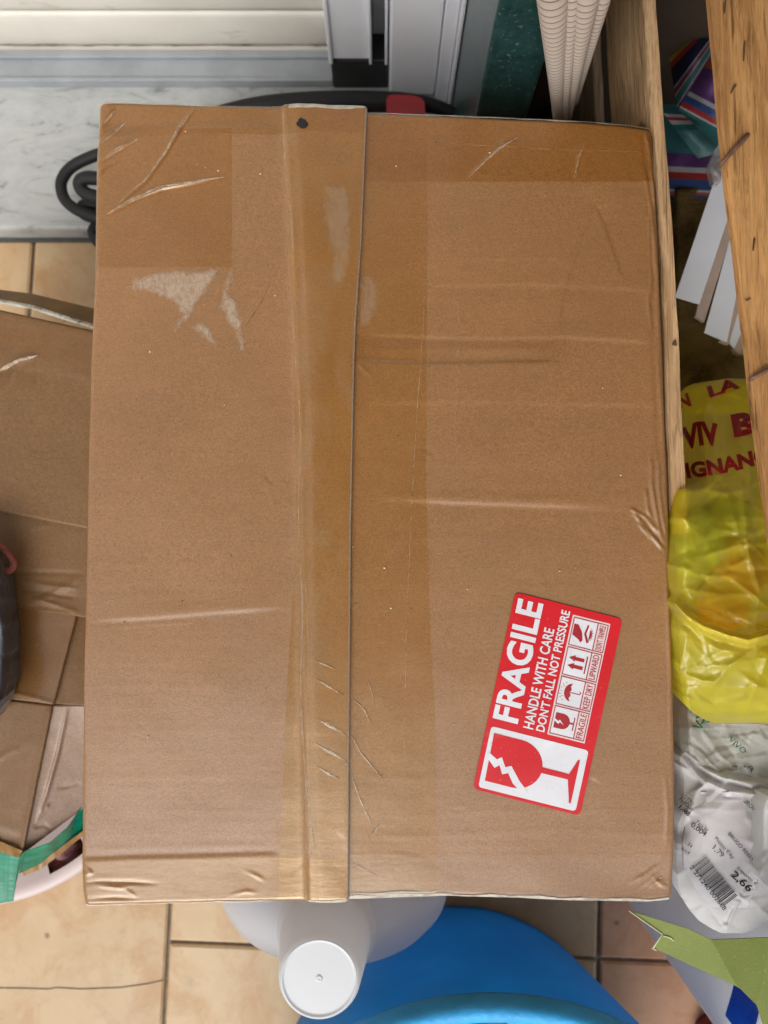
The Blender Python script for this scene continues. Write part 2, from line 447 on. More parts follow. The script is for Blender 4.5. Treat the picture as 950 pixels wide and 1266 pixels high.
# ================================================================== BIG CARTON
ZT = .28
def interp(pts):
    a = np.array(pts, float); return lambda v: np.interp(v, a[:, 0], a[:, 1])
eL = interp([(100, 123), (128, 122), (170, 120), (200, 119), (330, 117), (450, 111), (560, 108), (760, 104), (900, 101.5), (1060, 99.5), (1100, 101), (1120, 104)])
eR = interp([(120, 804), (155, 806), (170, 809), (300, 816), (450, 822), (650, 829), (850, 834), (950, 836.5), (1060, 836), (1100, 834), (1120, 831)])
eT = interp([(90, 127), (120, 128), (132, 124), (160, 126), (240, 129), (350, 131), (453, 134.5), (455, 138), (550, 141.5), (700, 148), (760, 152), (808, 158), (840, 160)])
eB = interp([(90, 1116), (104, 1121), (180, 1119), (250, 1117), (380, 1114), (430, 1112), (550, 1108), (640, 1110), (700, 1113), (800, 1116), (832, 1113), (850, 1108)])
cutX = interp([(90, 454), (135, 453), (200, 450), (300, 446), (400, 439), (450, 437), (650, 433), (900, 431), (1130, 430)])
creX = interp([(90, 351), (135, 353), (200, 356), (300, 362), (400, 366), (520, 371), (650, 373), (800, 374), (950, 378), (1130, 383)])

def polyd(X, Y, pts):
    """signed distance to a polyline and parameter along it"""
    best = np.full(X.shape, 1e9); sg = np.zeros(X.shape); tt = np.zeros(X.shape)
    L = [0]
    for i in range(len(pts) - 1): L.append(L[-1] + math.dist(pts[i], pts[i + 1]))
    for i in range(len(pts) - 1):
        (x0, y0), (x1, y1) = pts[i], pts[i + 1]; dx, dy = x1 - x0, y1 - y0; l2 = dx * dx + dy * dy
        t = ((X - x0) * dx + (Y - y0) * dy) / l2; tc = np.clip(t, 0, 1)
        d = np.hypot(X - x0 - tc * dx, Y - y0 - tc * dy)
        m = d < best; best = np.where(m, d, best)
        s = np.sign((X - x0) * dy - (Y - y0) * dx)
        sg = np.where(m, s, sg); tt = np.where(m, (L[i] + tc * math.sqrt(l2)) / L[-1], tt)
    return best, sg, tt
def ridge(X, Y, pts, w, amp, ends=.15):
    x0 = min(p[0] for p in pts) - 5 * w; x1 = max(p[0] for p in pts) + 5 * w; y0 = min(p[1] for p in pts) - 5 * w; y1 = max(p[1] for p in pts) + 5 * w
    H = np.zeros(X.shape); m = (X > x0) & (X < x1) & (Y > y0) & (Y < y1)
    if not m.any(): return H
    d, s, t = polyd(X[m], Y[m], pts)
    tp = np.clip(t / max(ends, 1e-3), 0, 1) * np.clip((1 - t) / max(ends, 1e-3), 0, 1) if ends > 0 else 1
    wig = 1 + .3 * np.sin(t * 8 + amp * 9999)
    H[m] = amp * np.exp(-(d / w) ** 2) * tp * wig
    return H
def fold(X, Y, pts, w, amp, reach, ends=.1):
    """crease with one side standing a little above the other, fading away from the line"""
    x0 = min(p[0] for p in pts) - 4 * reach; x1 = max(p[0] for p in pts) + 4 * reach; y0 = min(p[1] for p in pts) - 4 * reach; y1 = max(p[1] for p in pts) + 4 * reach
    H = np.zeros(X.shape); m = (X > x0) & (X < x1) & (Y > y0) & (Y < y1)
    if not m.any(): return H
    d, s, t = polyd(X[m], Y[m], pts)
    tp = np.clip(t / ends, 0, 1) * np.clip((1 - t) / ends, 0, 1)
    H[m] = amp * np.tanh(s * d / w) * np.exp(-d / reach) * tp
    return H

# smooth value noise on arrays
NG_T = rng.random((256, 256))
def vnoise(x, y):
    xi = np.floor(x).astype(int); yi = np.floor(y).astype(int); fx = x - xi; fy = y - yi
    fx = fx * fx * (3 - 2 * fx); fy = fy * fy * (3 - 2 * fy)
    g_ = lambda a, b: NG_T[a % 256, b % 256]
    return (g_(xi, yi) * (1 - fx) + g_(xi + 1, yi) * fx) * (1 - fy) + (g_(xi, yi + 1) * (1 - fx) + g_(xi + 1, yi + 1) * fx) * fy - .5
def fbm(x, y, o=4):
    s = 0; a = 1
    for k in range(o): s = s + a * vnoise(x * 2 ** k + 17 * k, y * 2 ** k + 31 * k); a *= .5
    return s

mm = .001
def height(X, Y):
    """relief of the lid in metres, X Y in photograph pixels (one pixel is about 0.44 mm)"""
    H = .9 * mm * fbm(X / 170, Y / 170, 3) + .035 * mm * fbm(X / 60, Y / 22, 3) + .022 * mm * fbm(X / 12 + 40, Y / 9, 2) + .10 * mm * fbm(X / 45 + 9, Y / 40, 2)
    # faint bands where the flutes are crushed
    for y, a in ((500, .10), (545, .06), (571, .07), (668, .08), (700, .06), (330, .06), (300, .05), (230, .05), (960, .07), (1005, .06), (1030, .1)):
        H += .5 * a * mm * np.exp(-((Y - y - 4 * np.sin(X / 60 + y)) / 5) ** 2) * np.clip((X - 445) / 60, 0, 1)
    for y, a in ((640, .06), (700, .06), (815, .09), (850, .06), (905, .05), (960, .06), (1005, .08), (540, .05)):
        H += .25 * a * mm * np.exp(-((Y - y - 3 * np.sin(X / 50 + y)) / 5) ** 2) * np.clip((360 - X) / 60, 0, 1)
    R = lambda *a, **k: ridge(X, Y, *a, **k)
    Fo = lambda *a, **k: fold(X, Y, *a, **k)
    # right flap
    H += Fo([(437, 414), (520, 417), (610, 419), (700, 417), (818, 425)], 2.6, .28 * mm, 24)
    H += Fo([(437, 447), (520, 449), (600, 448), (695, 446)], 2.0, -.42 * mm, 16)
    H += R([(695, 412), (700, 430), (696, 447)], 3, .15 * mm)
    H += R([(440, 429), (560, 432), (690, 431)], 7, .30 * mm)
    H += R([(445, 455), (455, 460), (440, 449)], 3, .25 * mm)
    H += Fo([(450, 617), (500, 619), (560, 622), (650, 625), (730, 628), (782, 632)], 2.6, .30 * mm, 30, ends=.3)
    H += R([(460, 611), (560, 614), (700, 619), (770, 623)], 6, .16 * mm, ends=.3)
    H += Fo([(440, 500), (600, 498), (820, 502)], 2.5, .14 * mm, 14)
    H += Fo([(520, 355), (650, 352), (815, 360)], 2.5, .18 * mm, 16)
    H += Fo([(570, 322), (700, 320)], 2.5, .12 * mm, 14)
    H += Fo([(690, 405), (702, 350), (718, 300), (735, 252)], 2.2, .30 * mm, 16)
    H += Fo([(735, 252), (748, 280), (764, 325), (768, 345)], 2.2, -.28 * mm, 16)
    H += R([(710, 220), (716, 195), (724, 175)], 2.2, .35 * mm)
    for pts, a in (([(577, 222), (600, 200), (618, 184), (640, 170)], .5), ([(590, 215), (612, 190), (634, 175)], .35), ([(600, 205), (628, 180), (652, 178)], .3)):
        H += R(pts, 1.8, a * mm)
    # crushed right edge
    for pts, wd, a in (([(798, 158), (804, 190), (809, 230), (811, 262)], 2.4, .8), ([(797, 205), (801, 235), (806, 262), (809, 300), (811, 345)], 2.6, .9),
                       ([(803, 260), (803, 300), (805, 340), (804, 375)], 2.2, .7), ([(800, 355), (803, 385), (806, 410)], 2.2, .5), ([(812, 270), (814, 330), (815, 420)], 2.6, .6),
                       ([(805, 560), (806, 600), (812, 640), (820, 672)], 2.6, 1.0), ([(815, 570), (814, 600), (819, 640), (824, 665)], 2.4, .8),
                       ([(782, 632), (795, 648), (806, 662), (822, 682)], 2.6, .9), ([(778, 628), (800, 640), (812, 658)], 2.4, .7), ([(788, 645), (800, 660), (806, 668)], 2.0, .5),
                       ([(798, 600), (801, 630), (815, 660)], 2.2, .6), ([(822, 690), (826, 760), (829, 840), (830, 930)], 2.4, .45), ([(822, 950), (826, 1000), (824, 1050)], 3, .35), ([(812, 425), (820, 520), (824, 600)], 2.6, .4)):
        H += R(pts, wd * .85, .95 * a * mm)
        H += ridge(X - 4.5, Y, pts, wd, -.4 * a * mm)
    H += Fo([(790, 150), (800, 250), (806, 420), (815, 600)], 3, -.3 * mm, 20)
    # bottom right corner
    for pts, a in (([(770, 1098), (795, 1085), (815, 1070), (825, 1055)], .8), ([(800, 1103), (812, 1092), (826, 1088)], .7), ([(785, 1104), (800, 1094), (822, 1072)], .6), ([(806, 1082), (818, 1094), (830, 1099)], .6)):
        H += R(pts, 2.4, .55 * a * mm, ends=.35)
    H += -1.4 * mm * np.exp(-(((X - 800) / 60) ** 2 + ((Y - 1095) / 35) ** 2))
    # left flap
    H += Fo([(100, 769), (180, 765), (270, 758), (365, 751)], 2.4, .22 * mm, 30, ends=.2)
    H += R([(118, 778), (180, 772), (255, 768)], 2.2, .13 * mm, ends=.4)
    H += R([(150, 762), (250, 753), (340, 746)], 8, .12 * mm, ends=.3)
    H += R([(104, 600), (112, 470), (119, 330)], 3, .25 * mm)
    H += R([(106, 770), (104, 850), (104, 930)], 2.4, .5 * mm)
    # bottom left band
    H += Fo([(98, 1063), (160, 1060), (250, 1058), (345, 1055)], 2.4, -.32 * mm, 16, ends=.05)
    H += R([(100, 1052), (200, 1049), (340, 1046)], 6, .10 * mm)
    for pts, a in (([(100, 1092), (125, 1090), (160, 1091), (200, 1093)], -.9), ([(112, 1090), (124, 1095), (150, 1098), (166, 1094)], .7), ([(100, 1083), (112, 1079), (104, 1070)], .7),
                   ([(280, 1108), (305, 1102), (322, 1104)], .5), ([(102, 1112), (140, 1110), (180, 1112)], -.6), ([(150, 1096), (170, 1110)], .5), ([(300, 1075), (318, 1083), (330, 1090)], .5)):
        H += R(pts, 2.2, .5 * a * mm, ends=.4)
    # top left corner: lifted, crumpled under the tape
    for pts, wd, a in (([(133, 266), (165, 247), (200, 233), (240, 226), (278, 219)], 2.4, 1.0), ([(148, 252), (180, 225), (205, 190), (222, 160), (243, 128)], 2.0, .8),
                       ([(120, 180), (135, 165), (155, 150)], 2.6, .9), ([(118, 205), (140, 188), (165, 172)], 3.4, .9), ([(122, 160), (130, 145), (142, 130)], 2.6, .9), ([(120, 220), (128, 208), (150, 196)], 2.4, .5),
                       ([(138, 262), (160, 240), (176, 228)], 1.8, .4)):
        H += R(pts, wd, a * mm)
    for k_ in range(26):
        rx = np.random.default_rng(k_); x_, y_, a_ = rx.uniform(122, 820), rx.uniform(140, 1100), rx.normal(0, .5); l_ = rx.uniform(10, 55)
        H += fold(X, Y, [(x_, y_), (x_ + l_ * .5 * math.cos(a_), y_ + l_ * .5 * math.sin(a_) + rx.uniform(-3, 3)), (x_ + l_ * math.cos(a_), y_ + l_ * math.sin(a_))], 1.6, rx.uniform(-.14, .14) * mm, rx.uniform(5, 14), ends=.35)
    H += -1.6 * mm * np.exp(-(((X - 135) / 26) ** 2 + ((Y - 150) / 30) ** 2))
    H += Fo([(120, 165), (190, 157), (260, 152), (350, 152)], 4, -.6 * mm, 22)
    return H

RC = 7.0                                     # edge rounding in pixels
PXM = .42 / FPX
DEPTH_SCALE = 1.0
def surf(X, Y, off=0.0, side='R', lay=0.0):
    """unrolled lid coordinates (pixels; beyond an edge = down the side) -> world points"""
    X = np.asarray(X, float); Y = np.asarray(Y, float)
    offpx = off / PXM
    L, Rr, T, B = eL(Y), eR(Y), eT(X), eB(X)
    dz = np.zeros(X.shape)
    def bend(d, R):
        th = np.clip(d / R, 0, math.pi / 2)
        return R * np.sin(th), R * (1 - np.cos(th)) + np.maximum(d - R * math.pi / 2, 0)
    H = height(np.clip(X, L, Rr), np.clip(Y, T, B))
    Xn, Yn = X.copy(), Y.copy()
    for sgn, E, ax in ((-1, L, 0), (1, Rr, 0), (-1, T, 1), (1, B, 1)):
        rr = RC * (1.0 if ax == 0 else .75)
        d = sgn * ((X if ax == 0 else Y) - E) + rr
        m = d > 0
        a, b = bend(np.maximum(d, 0), rr)
        sn = np.clip(d / rr, 0, 1)
        val = E + sgn * (-rr + a + offpx * sn)
        if ax == 0: Xn = np.where(m, val, Xn)
        else: Yn = np.where(m, val, Yn)
        dz = dz + np.where(m, b, 0)
    z0 = P(Xn, Yn, ZT)
    z0[..., 2] = ZT + H + off - dz * PXM + lay
    return z0
def lay_left(X, Y):
    """the left flap steps up over the right one beyond its crease"""
    d = X - creX(Y)
    return 3.1 * mm * (1 / (1 + np.exp(-d / 3.2))) + .45 * mm * np.exp(-((d - 1) / 3.0) ** 2) - .25 * mm * np.exp(-((d - 9) / 5.0) ** 2) \
        + .35 * mm * np.exp(-((d - 30) / 30) ** 2) + .5 * mm * np.exp(-((X - cutX(Y)) / 14) ** 2) * (.5 + vnoise(Y / 60, Y * 0 + 3))
def on_lid(X, Y, off):
    X = np.asarray(X, float); Y = np.asarray(Y, float)
    left = X <= cutX(Y)
    return surf(X, Y, off, lay=np.where(left, lay_left(X, Y), 0))

cx = float(P(468, 620, 0)[0]); 
carton = thing('cardboard_box', (float(P(468, 620, ZT)[0]), float(P(468, 620, ZT)[1]), 0), 'large closed brown cardboard box with clear tape and a red fragile sticker', 'box')
SK = 46
def lid_sheet(name, xfun0, xfun1, nx, y0, y1, ny, mat, off, left, cutedge=None):
    s = np.linspace(0, 1, nx); Yv = np.linspace(y0, y1, ny)
    YY, SS = np.meshgrid(Yv, s, indexing='ij')
    XX = xfun0(YY) * (1 - SS) + xfun1(YY) * SS
    W = surf(XX, YY, off, lay=lay_left(XX, YY) if left else 0)
    if cutedge:                               # a cut edge of some thickness on the right
        e = W[:, -1:].copy(); a = e.copy(); a[..., 2] -= .3 * mm; a[..., 0] += .25 * mm
        b = e.copy(); b[..., 2] -= cutedge; b[..., 0] += .3 * mm
        W = np.concatenate([W, a, b], 1)
    return grid_mesh(name, W, mat, carton)
left_flap = lid_sheet('left_flap', lambda y: eL(y) - SK, lambda y: cutX(y), 250, 128 - 40, 1116 + 40, 640, M_kraft, 0, True)
# raw edge of the left flap
Yv = np.linspace(118, 1122, 420); ex = cutX(Yv)
top = surf(ex, Yv, 0, lay=lay_left(ex, Yv))
jit = .00022 * fbm(Yv / 5, Yv * 0, 3)
W = np.stack([top + np.array([-.0002, 0, .00002]), top + np.stack([.00035 + jit, 0 * jit, -.0004 + 0 * jit], -1), top + np.stack([.0006 - jit, 0 * jit, -.0016 + 0 * jit], -1), top + np.stack([.0003 + jit, 0 * jit, -.0036 + 0 * jit], -1)], 1)
grid_mesh('cut_edge', W, M_edge, left_flap)
right_flap = lid_sheet('right_flap', lambda y: creX(y) + 3, lambda y: eR(y) + SK, 310, 140 - 40, 1112 + 40, 640, M_kraft, -.0002, False)
# side walls, a touch inside the flaps
def wall(name, pts):
    W = np.zeros((len(pts), 2, 3))
    for i, (x, y) in enumerate(pts):
        p = P(x, y, ZT); W[i, 0] = p; W[i, 0, 2] = ZT - 14 * mm; W[i, 1] = p; W[i, 1, 2] = 0.001
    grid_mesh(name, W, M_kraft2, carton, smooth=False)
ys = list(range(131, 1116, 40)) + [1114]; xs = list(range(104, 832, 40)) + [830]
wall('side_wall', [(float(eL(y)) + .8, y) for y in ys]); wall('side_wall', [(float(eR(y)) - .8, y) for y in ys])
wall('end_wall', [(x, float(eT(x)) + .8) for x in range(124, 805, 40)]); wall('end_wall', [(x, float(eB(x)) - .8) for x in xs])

def tape(name, x0, x1, y0, y1, nx, ny, mat, off, parent=None):
    """strip of tape; bounds are numbers or functions"""
    f = lambda q, v: q(v) if callable(q) else np.full(np.shape(v), float(q))
    s = np.linspace(0, 1, nx); t_ = np.linspace(0, 1, ny); TT, SS = np.meshgrid(t_, s, indexing='ij')
    if callable(y0) or callable(y1):
        xx = f(x0, SS) * (1 - SS) + f(x1, SS) * SS
        YY = f(y0, xx) * (1 - TT) + f(y1, xx) * TT; XX = xx
    else:
        YY = y0 * (1 - TT) + y1 * TT
        XX = f(x0, YY) * (1 - SS) + f(x1, YY) * SS
    W = on_lid(XX, YY, off)
    return grid_mesh(name, W, mat, parent or carton)
tape('tape_strip', interp([(90, 351), (350, 360), (600, 366), (700, 364), (900, 352), (1060, 346), (1130, 344)]), lambda y: cutX(y) - .6, 104, 1140, 60, 560, M_tape2, .00016)
tape('tape_strip', lambda y: cutX(y) + 2.0, interp([(90, 529), (600, 527), (800, 533), (900, 539), (1130, 540)]), 112, 1140, 64, 560, M_tape_mid, .00016)
tape('tape_strip', lambda y: eL(y) - 18, lambda y: cutX(y) - .8, 104, 168, 210, 60, M_tape, .00030)
tape('tape_strip', lambda y: cutX(y) + 2.0, lambda y: eR(y) + 16, 112, 225, 240, 90, M_tape, .00030)
tape('tape_strip', interp([(0, 0), (1, 1)]) if False else (lambda y: eL(y) - 16), 287, 160, 331, 120, 110, M_tape, .00024)
tape('tape_strip', lambda y: eL(y) - 14, lambda y: cutX(y) - .8, 1060, 1142, 210, 70, M_tape_mid, .00030)
tape('tape_strip', lambda y: cutX(y) + 2.0, lambda y: eR(y) + 12, 1056, 1142, 240, 70, M_tape_soft, .00030)
tape('tape_strip', 441, 700, 414, 448, 140, 30, M_tape_soft, .00026)

# loose wrinkles of tape, torn paper and scratches
def stroke(name, pts, wid, mat, off=.0006, n=26, hump=.0003, parent=None):
    a = np.array(pts, float); d = np.r_[0, np.cumsum(np.hypot(*np.diff(a, axis=0).T))]
    t_ = np.linspace(0, d[-1], n); x = np.interp(t_, d, a[:, 0]); y = np.interp(t_, d, a[:, 1])
    dx, dy = np.gradient(x), np.gradient(y); l = np.hypot(dx, dy); nx_, ny_ = -dy / l, dx / l
    wv = np.interp(t_ / d[-1], np.linspace(0, 1, len(wid)), wid) * (1 + .35 * vnoise(t_ / 5, t_ * 0 + d[-1]))
    W = np.stack([on_lid(x + nx_ * wv * k, y + ny_ * wv * k, off + hump * (1 - abs(k) * 2) - .00015 * abs(k) * 2 * (hump > 0)) for k in (-.5, -.25, 0, .25, .5)], 1)
    return grid_mesh(name, W, mat, parent or carton)
for pts, wd in (([(133, 266), (165, 247), (200, 233), (240, 226), (278, 219)], [1, 3.2, 4, 3, .6]), ([(148, 252), (180, 225), (205, 190), (222, 160), (241, 134)], [.5, 2.2, 2.4, 3.4, 1]),
                ([(126, 177), (140, 164), (156, 150)], [1, 3, 1]), ([(126, 201), (140, 190), (172, 172)], [1, 3.5, 1]), ([(128, 152), (133, 145), (142, 136)], [1, 3, 1]),
                ([(391, 916), (402, 924), (418, 932), (432, 941)], [1, 5, 3, .6]), ([(391, 886), (408, 895), (422, 903), (431, 910)], [1, 6, 3, .6]), ([(391, 944), (405, 953), (420, 960)], [1, 5, 1]), ([(391, 837), (405, 846), (425, 858)], [1, 3.6, 1]),
                ([(390, 815), (404, 821), (415, 826)], [1, 3, .6]), ([(433, 905), (446, 930), (462, 950), (474, 964)], [1, 3, 2.5, 1]), ([(434, 955), (444, 985), (456, 1012), (463, 1030)], [1, 3.4, 3, 1]), ([(434, 862), (450, 876), (460, 897)], [1, 2.2, .6]),
                ([(434, 1065), (448, 1073), (466, 1082)], [1, 3.2, .6]), ([(470, 1018), (462, 1030), (455, 1036)], [1, 2, .6]), ([(577, 222), (600, 200), (618, 184), (640, 170)], [.6, 2.2, 3, .6]), ([(710, 220), (716, 195), (722, 180)], [.6, 1.6, .6]),
                ([(386, 1020), (389, 1040), (384, 1062)], [.5, 2.2, .5]), ([(455, 840), (460, 855), (463, 870)], [.5, 1.5, .5])):
    for j_ in range(3):
        r_ = random.Random(int(pts[0][0] * 7 + pts[0][1] + j_ * 31)); k_ = (j_ - 1) * .38
        n_ = len(pts); q_ = []
        for i_, (x_, y_) in enumerate(pts):
            w_ = np.interp(i_ / (n_ - 1), np.linspace(0, 1, len(wd)), wd)
            q_.append((x_ + r_.uniform(-.5, .5) + k_ * w_ * .6, y_ + k_ * w_ + r_.uniform(-.6, .6)))
        f0 = r_.uniform(0, .25) if j_ != 1 else 0; q_[0] = (q_[0][0] + (q_[1][0] - q_[0][0]) * f0, q_[0][1] + (q_[1][1] - q_[0][1]) * f0)
        stroke('tape_wrinkle', q_, [.25] + [max(.35, v_ * (.34 if j_ == 1 else .22) * (1.7 if pts[0][1] > 800 else 1)) for v_ in wd[1:-1]] + [.2], M_wrinkle, off=.00042, n=40, hump=.00012)
M_pale = residue_mat('pale_tape_rim', (.60, .55, .45), .25, .60, 140, .85, (.4, 1, 1))
def rim_line(x0, x1, fy, d, wd):
    xs_ = np.linspace(x0, x1, 14); stroke('tape_rim', [(float(x), float(fy(x)) + d + .8 * math.sin(x / 9)) for x in xs_], wd, M_pale, off=.0005, n=120, hump=0)
rim_line(540, 828, eB, -1.6, [1, 3, 4, 5, 4, 5, 4, 3]); rim_line(382, 560, eB, -2.2, [2, 4, 5, 6, 5, 2]); rim_line(430, 540, eB, -6.5, [.5, 2.5, 2, 1])
rim_line(106, 340, eB, -1.2, [3, 2, 1.4, 2, 2.4, 1]); rim_line(130, 250, eT, 1.6, [3, 2, 2.5, 1]); rim_line(358, 452, eT, 3.2, [6, 7, 4, 6, 3]); rim_line(458, 806, eT, 1.4, [1, 2, 3, 2.4, 3, 2, 1.5])
# long lifted line beside the flap crease
Yl = np.linspace(135, 1112, 60); cr = [(float(creX(y)) - 1 + 2 * math.sin(y / 37), float(y)) for y in Yl]
stroke('crease_line', cr, [3, 2, 1.4, 1.6, 1.4, 2.2, 3, 3, 2.4], M_line, off=.0003, n=300, hump=.0)
stroke('crease_line', [(x + 6 + 3 * math.sin(y / 60), y) for x, y in cr if y > 560], [.3, .7, 1.1, 1.2, .8], M_line, off=.0003, n=200, hump=0)
stroke('tape_edge', [(525, 250), (524, 400), (515, 520), (508, 650), (502, 800), (500, 940), (498, 1090)], [.2, .7, .9, .6, .7, .5, .2], M_line, off=.0003, n=200, hump=0)
stroke('tape_edge', [(566, 230), (568, 330), (565, 470), (562, 620)], [.2, .5, .5, .2], M_line, off=.0003, n=120, hump=0)
stroke('tape_edge', [(128, 170), (240, 167), (350, 168), (450, 168)], [.3, .6, .6, .3], M_line, off=.0004, n=100, hump=0)
stroke('tape_edge', [(455, 173), (560, 178), (700, 186), (800, 188)], [.3, .6, .6, .3], M_line, off=.0004, n=100, hump=0)

def patch(name, poly, mat, off, parent=None, step=4.0, fade=0):
    """irregular flat patch laid on the lid: the part of a fine grid inside a polygon"""
    a = np.array(poly, float); x0, y0 = a.min(0); x1, y1 = a.max(0)
    from mathutils.geometry import delaunay_2d_cdt
    pts = []
    for i in range(len(a)):
        p, q = a[i], a[(i + 1) % len(a)]; m = max(1, int(math.dist(p, q) / step))
        for k in range(m): pts.append(Vector((p + (q - p) * k / m).tolist()))
    nb = len(pts)
    def inside(x, y):
        r = False; j = len(a) - 1
        for i in range(len(a)):
            if (a[i][1] > y) != (a[j][1] > y) and x < (a[j][0] - a[i][0]) * (y - a[i][1]) / (a[j][1] - a[i][1]) + a[i][0]: r = not r
            j = i
        return r
    for x in np.arange(x0 + step / 2, x1, step):
        for y in np.arange(y0 + step / 2, y1, step):
            if inside(x, y): pts.append(Vector((float(x), float(y))))
    vc, ed, fc, _, _, _ = delaunay_2d_cdt(pts, [], [list(range(nb))], 1, 1e-6)
    xy = np.array([v[:] for v in vc]); W = on_lid(xy[:, 0], xy[:, 1], off)
    F = []
    for f in fc:
        p = [xy[i] for i in f]; A = sum(p[i][0] * p[(i + 1) % len(p)][1] - p[(i + 1) % len(p)][0] * p[i][1] for i in range(len(p)))
        F.append(list(f) if A < 0 else list(f)[::-1])
    o_ = mk(name, W, F, mat, parent or carton)
    if fade:
        dd, _, _ = polyd(xy[:, 0], xy[:, 1], [tuple(p) for p in a] + [tuple(a[0])])
        at = o_.data.attributes.new('fade', 'FLOAT', 'POINT'); at.data.foreach_set('value', np.clip(dd / fade, 0, 1).astype(np.float32))
    return o_
def rough_poly(poly, amp=2.2, step=5, seed=0):
    rr = random.Random(seed); outp = []
    for i in range(len(poly)):
        p, q = poly[i], poly[(i + 1) % len(poly)]; m = max(1, int(math.dist(p, q) / step))
        for k in range(m):
            t_ = k / m; outp.append((p[0] + (q[0] - p[0]) * t_ + rr.uniform(-amp, amp), p[1] + (q[1] - p[1]) * t_ + rr.uniform(-amp, amp)))
    return outp
patch('torn_residue', rough_poly([(150, 358), (168, 343), (205, 334), (272, 332), (265, 352), (248, 372), (232, 398), (218, 414), (214, 408), (222, 388), (208, 372), (190, 366)], 2.0, 4, 1), M_residue, .0004, step=2.0, fade=7)
patch('torn_residue', rough_poly([(232, 404), (248, 398), (262, 405), (274, 432), (266, 434), (256, 422)], 2.0, 4, 2), M_residue, .0004, step=2.0, fade=7)
patch('torn_residue', rough_poly([(276, 352), (286, 334), (290, 340), (284, 366), (294, 372), (302, 400), (304, 430), (297, 438), (290, 415), (270, 380)], 2.0, 4, 3), M_residue, .0004, step=2.0, fade=7)
M_resid2 = soft_residue('faint_tape_residue', (.50, .38, .25), .30, 300)
patch('torn_residue', rough_poly([(444, 340), (460, 335), (470, 350), (468, 380), (458, 400), (442, 412)], 2.0, 4, 4), M_resid2, .0004, step=2.0, fade=7)
patch('torn_residue', rough_poly([(402, 228), (432, 235), (438, 300), (428, 360), (412, 350), (405, 300), (398, 260)], 2.0, 4, 5), M_resid2, .0004, step=2.0, fade=7)
# black marker blot
M_ink = simple('black_ink', (.006, .005, .008), .3, .3, 500, .3, 900, .6)
dot = [(375 + (6.3 + .9 * math.sin(3 * a_ + 1) + .6 * math.sin(5 * a_)) * math.cos(a_), 157.5 + (6.2 + .8 * math.sin(2 * a_) + .5 * math.cos(7 * a_)) * math.sin(a_)) for a_ in np.linspace(0, 2 * math.pi, 28)[:-1]]
patch('ink_spot', dot, M_ink, .0007, step=2)
patch('ink_spot', [(367, 157), (371, 154), (372, 160), (369, 161)], M_ink, .0007, step=2)
M_pencil = residue_mat('pencil_mark', (.10, .075, .06), .35, .65, 300, .7)
stroke('pen_mark', [(303, 405), (313, 390), (325, 372), (336, 346)], [.4, 1.2, .8, .4], M_pencil, off=.0004, hump=0)
# specks of dust and torn fibres
V, F = [], []
rr = random.Random(11)
def speck(x, y, r):
    n = rr.randint(5, 7); k = len(V); st = rr.uniform(.5, 1)
    for i in range(n):
        a_ = 2 * math.pi * i / n; q = r * rr.uniform(.6, 1.2)
        V.append(on_lid(np.array(x + q * math.cos(a_)), np.array(y + q * st * math.sin(a_)), .0005).tolist())
    V.append(on_lid(np.array(x), np.array(y), .0011).tolist())
    for i in range(n): F.append((k + i, k + n, k + (i + 1) % n))
light = [(278, 501), (294, 489), (254, 208), (270, 212), (674, 243), (244, 204), (655, 1053), (711, 702), (692, 706), (537, 753), (700, 830), (780, 690), (745, 480)] + [(rr.uniform(120, 820), rr.uniform(150, 1090)) for _ in range(22)]
for x, y in light: speck(x, y, rr.uniform(.5, 1.5))
stuff(mk('dust_specks', V, F, simple('pale_dust', (.75, .68, .55), .8, .1, 50, 0), carton, smooth=False))
V, F = [], []
for x, y in [(286, 687), (287, 689), (226, 743), (154, 769), (175, 592), (508, 752), (604, 660), (440, 746)] + [(rr.uniform(110, 820), rr.uniform(150, 1090)) for _ in range(7)]: speck(x, y, rr.uniform(.4, 1.2))
stuff(mk('dark_specks', V, F, simple('dark_dust', (.05, .03, .02), .9, .1, 50, 0), carton, smooth=False))

# ---- fragile sticker
O_, A_, B_ = np.array((584.7, 975.0)), np.array((52.3, -243.0)), np.array((132.5, 33.4))
def st(x, y): return O_ + A_ * (x / 182.7) + B_ * ((100 - y) / 100)
def print_mat(name, col, wear, lo=.66):
    g = NG(name); v = g.coord(); n1 = g.noise(v, 60, 4)
    c = g.ramp(n1, [(.3, tuple(x * .93 for x in col)), (.7, tuple(min(1, x * 1.05) for x in col))])
    c = g.mix(g.ramp(g.noise(v, 420, 3, .6), [(lo, 0.0), (lo + .08, .5)]), c, wear)
    c = g.mix(g.ramp(g.noise(g.coord((40, 200, 40), rot=(0, 0, .9)), 1, 5, .7), [(.62, 0.0), (.75, .22)]), c, wear)
    nb = g.bump(g.noise(g.coord((260, 700, 300)), 1, 3), .08, .0005); nb = g.bump(g.noise(v, 45, 3), .12, .001, nb)
    return g.done(g.pbsdf(c, .34, nb, .5))
M_red = print_mat('red_print', (.60, .012, .020), (.62, .25, .22))
M_white = print_mat('white_print', (.70, .71, .75), (.42, .42, .45), .64)
M_pink = simple('pale_pink_print', (.72, .58, .58), .35, .05, 90, .04, 900, .5)
M_rline = simple('dark_red_print', (.36, .015, .025), .4, .1, 90, .0)
def spoly(name, poly, mat, off, parent, step=12):
    return patch(name, [tuple(st(*p)) for p in poly], mat, off, parent, step)
def rrect(x0, x1, y0, y1, r, n=5):
    p = []
    for cx_, cy_, a0 in ((x1 - r, y1 - r, 0), (x0 + r, y1 - r, 90), (x0 + r, y0 + r, 180), (x1 - r, y0 + r, 270)):
        for k in range(n + 1):
            a_ = math.radians(a0 + 90 * k / n); p.append((cx_ + r * math.cos(a_), cy_ + r * math.sin(a_)))
    return p
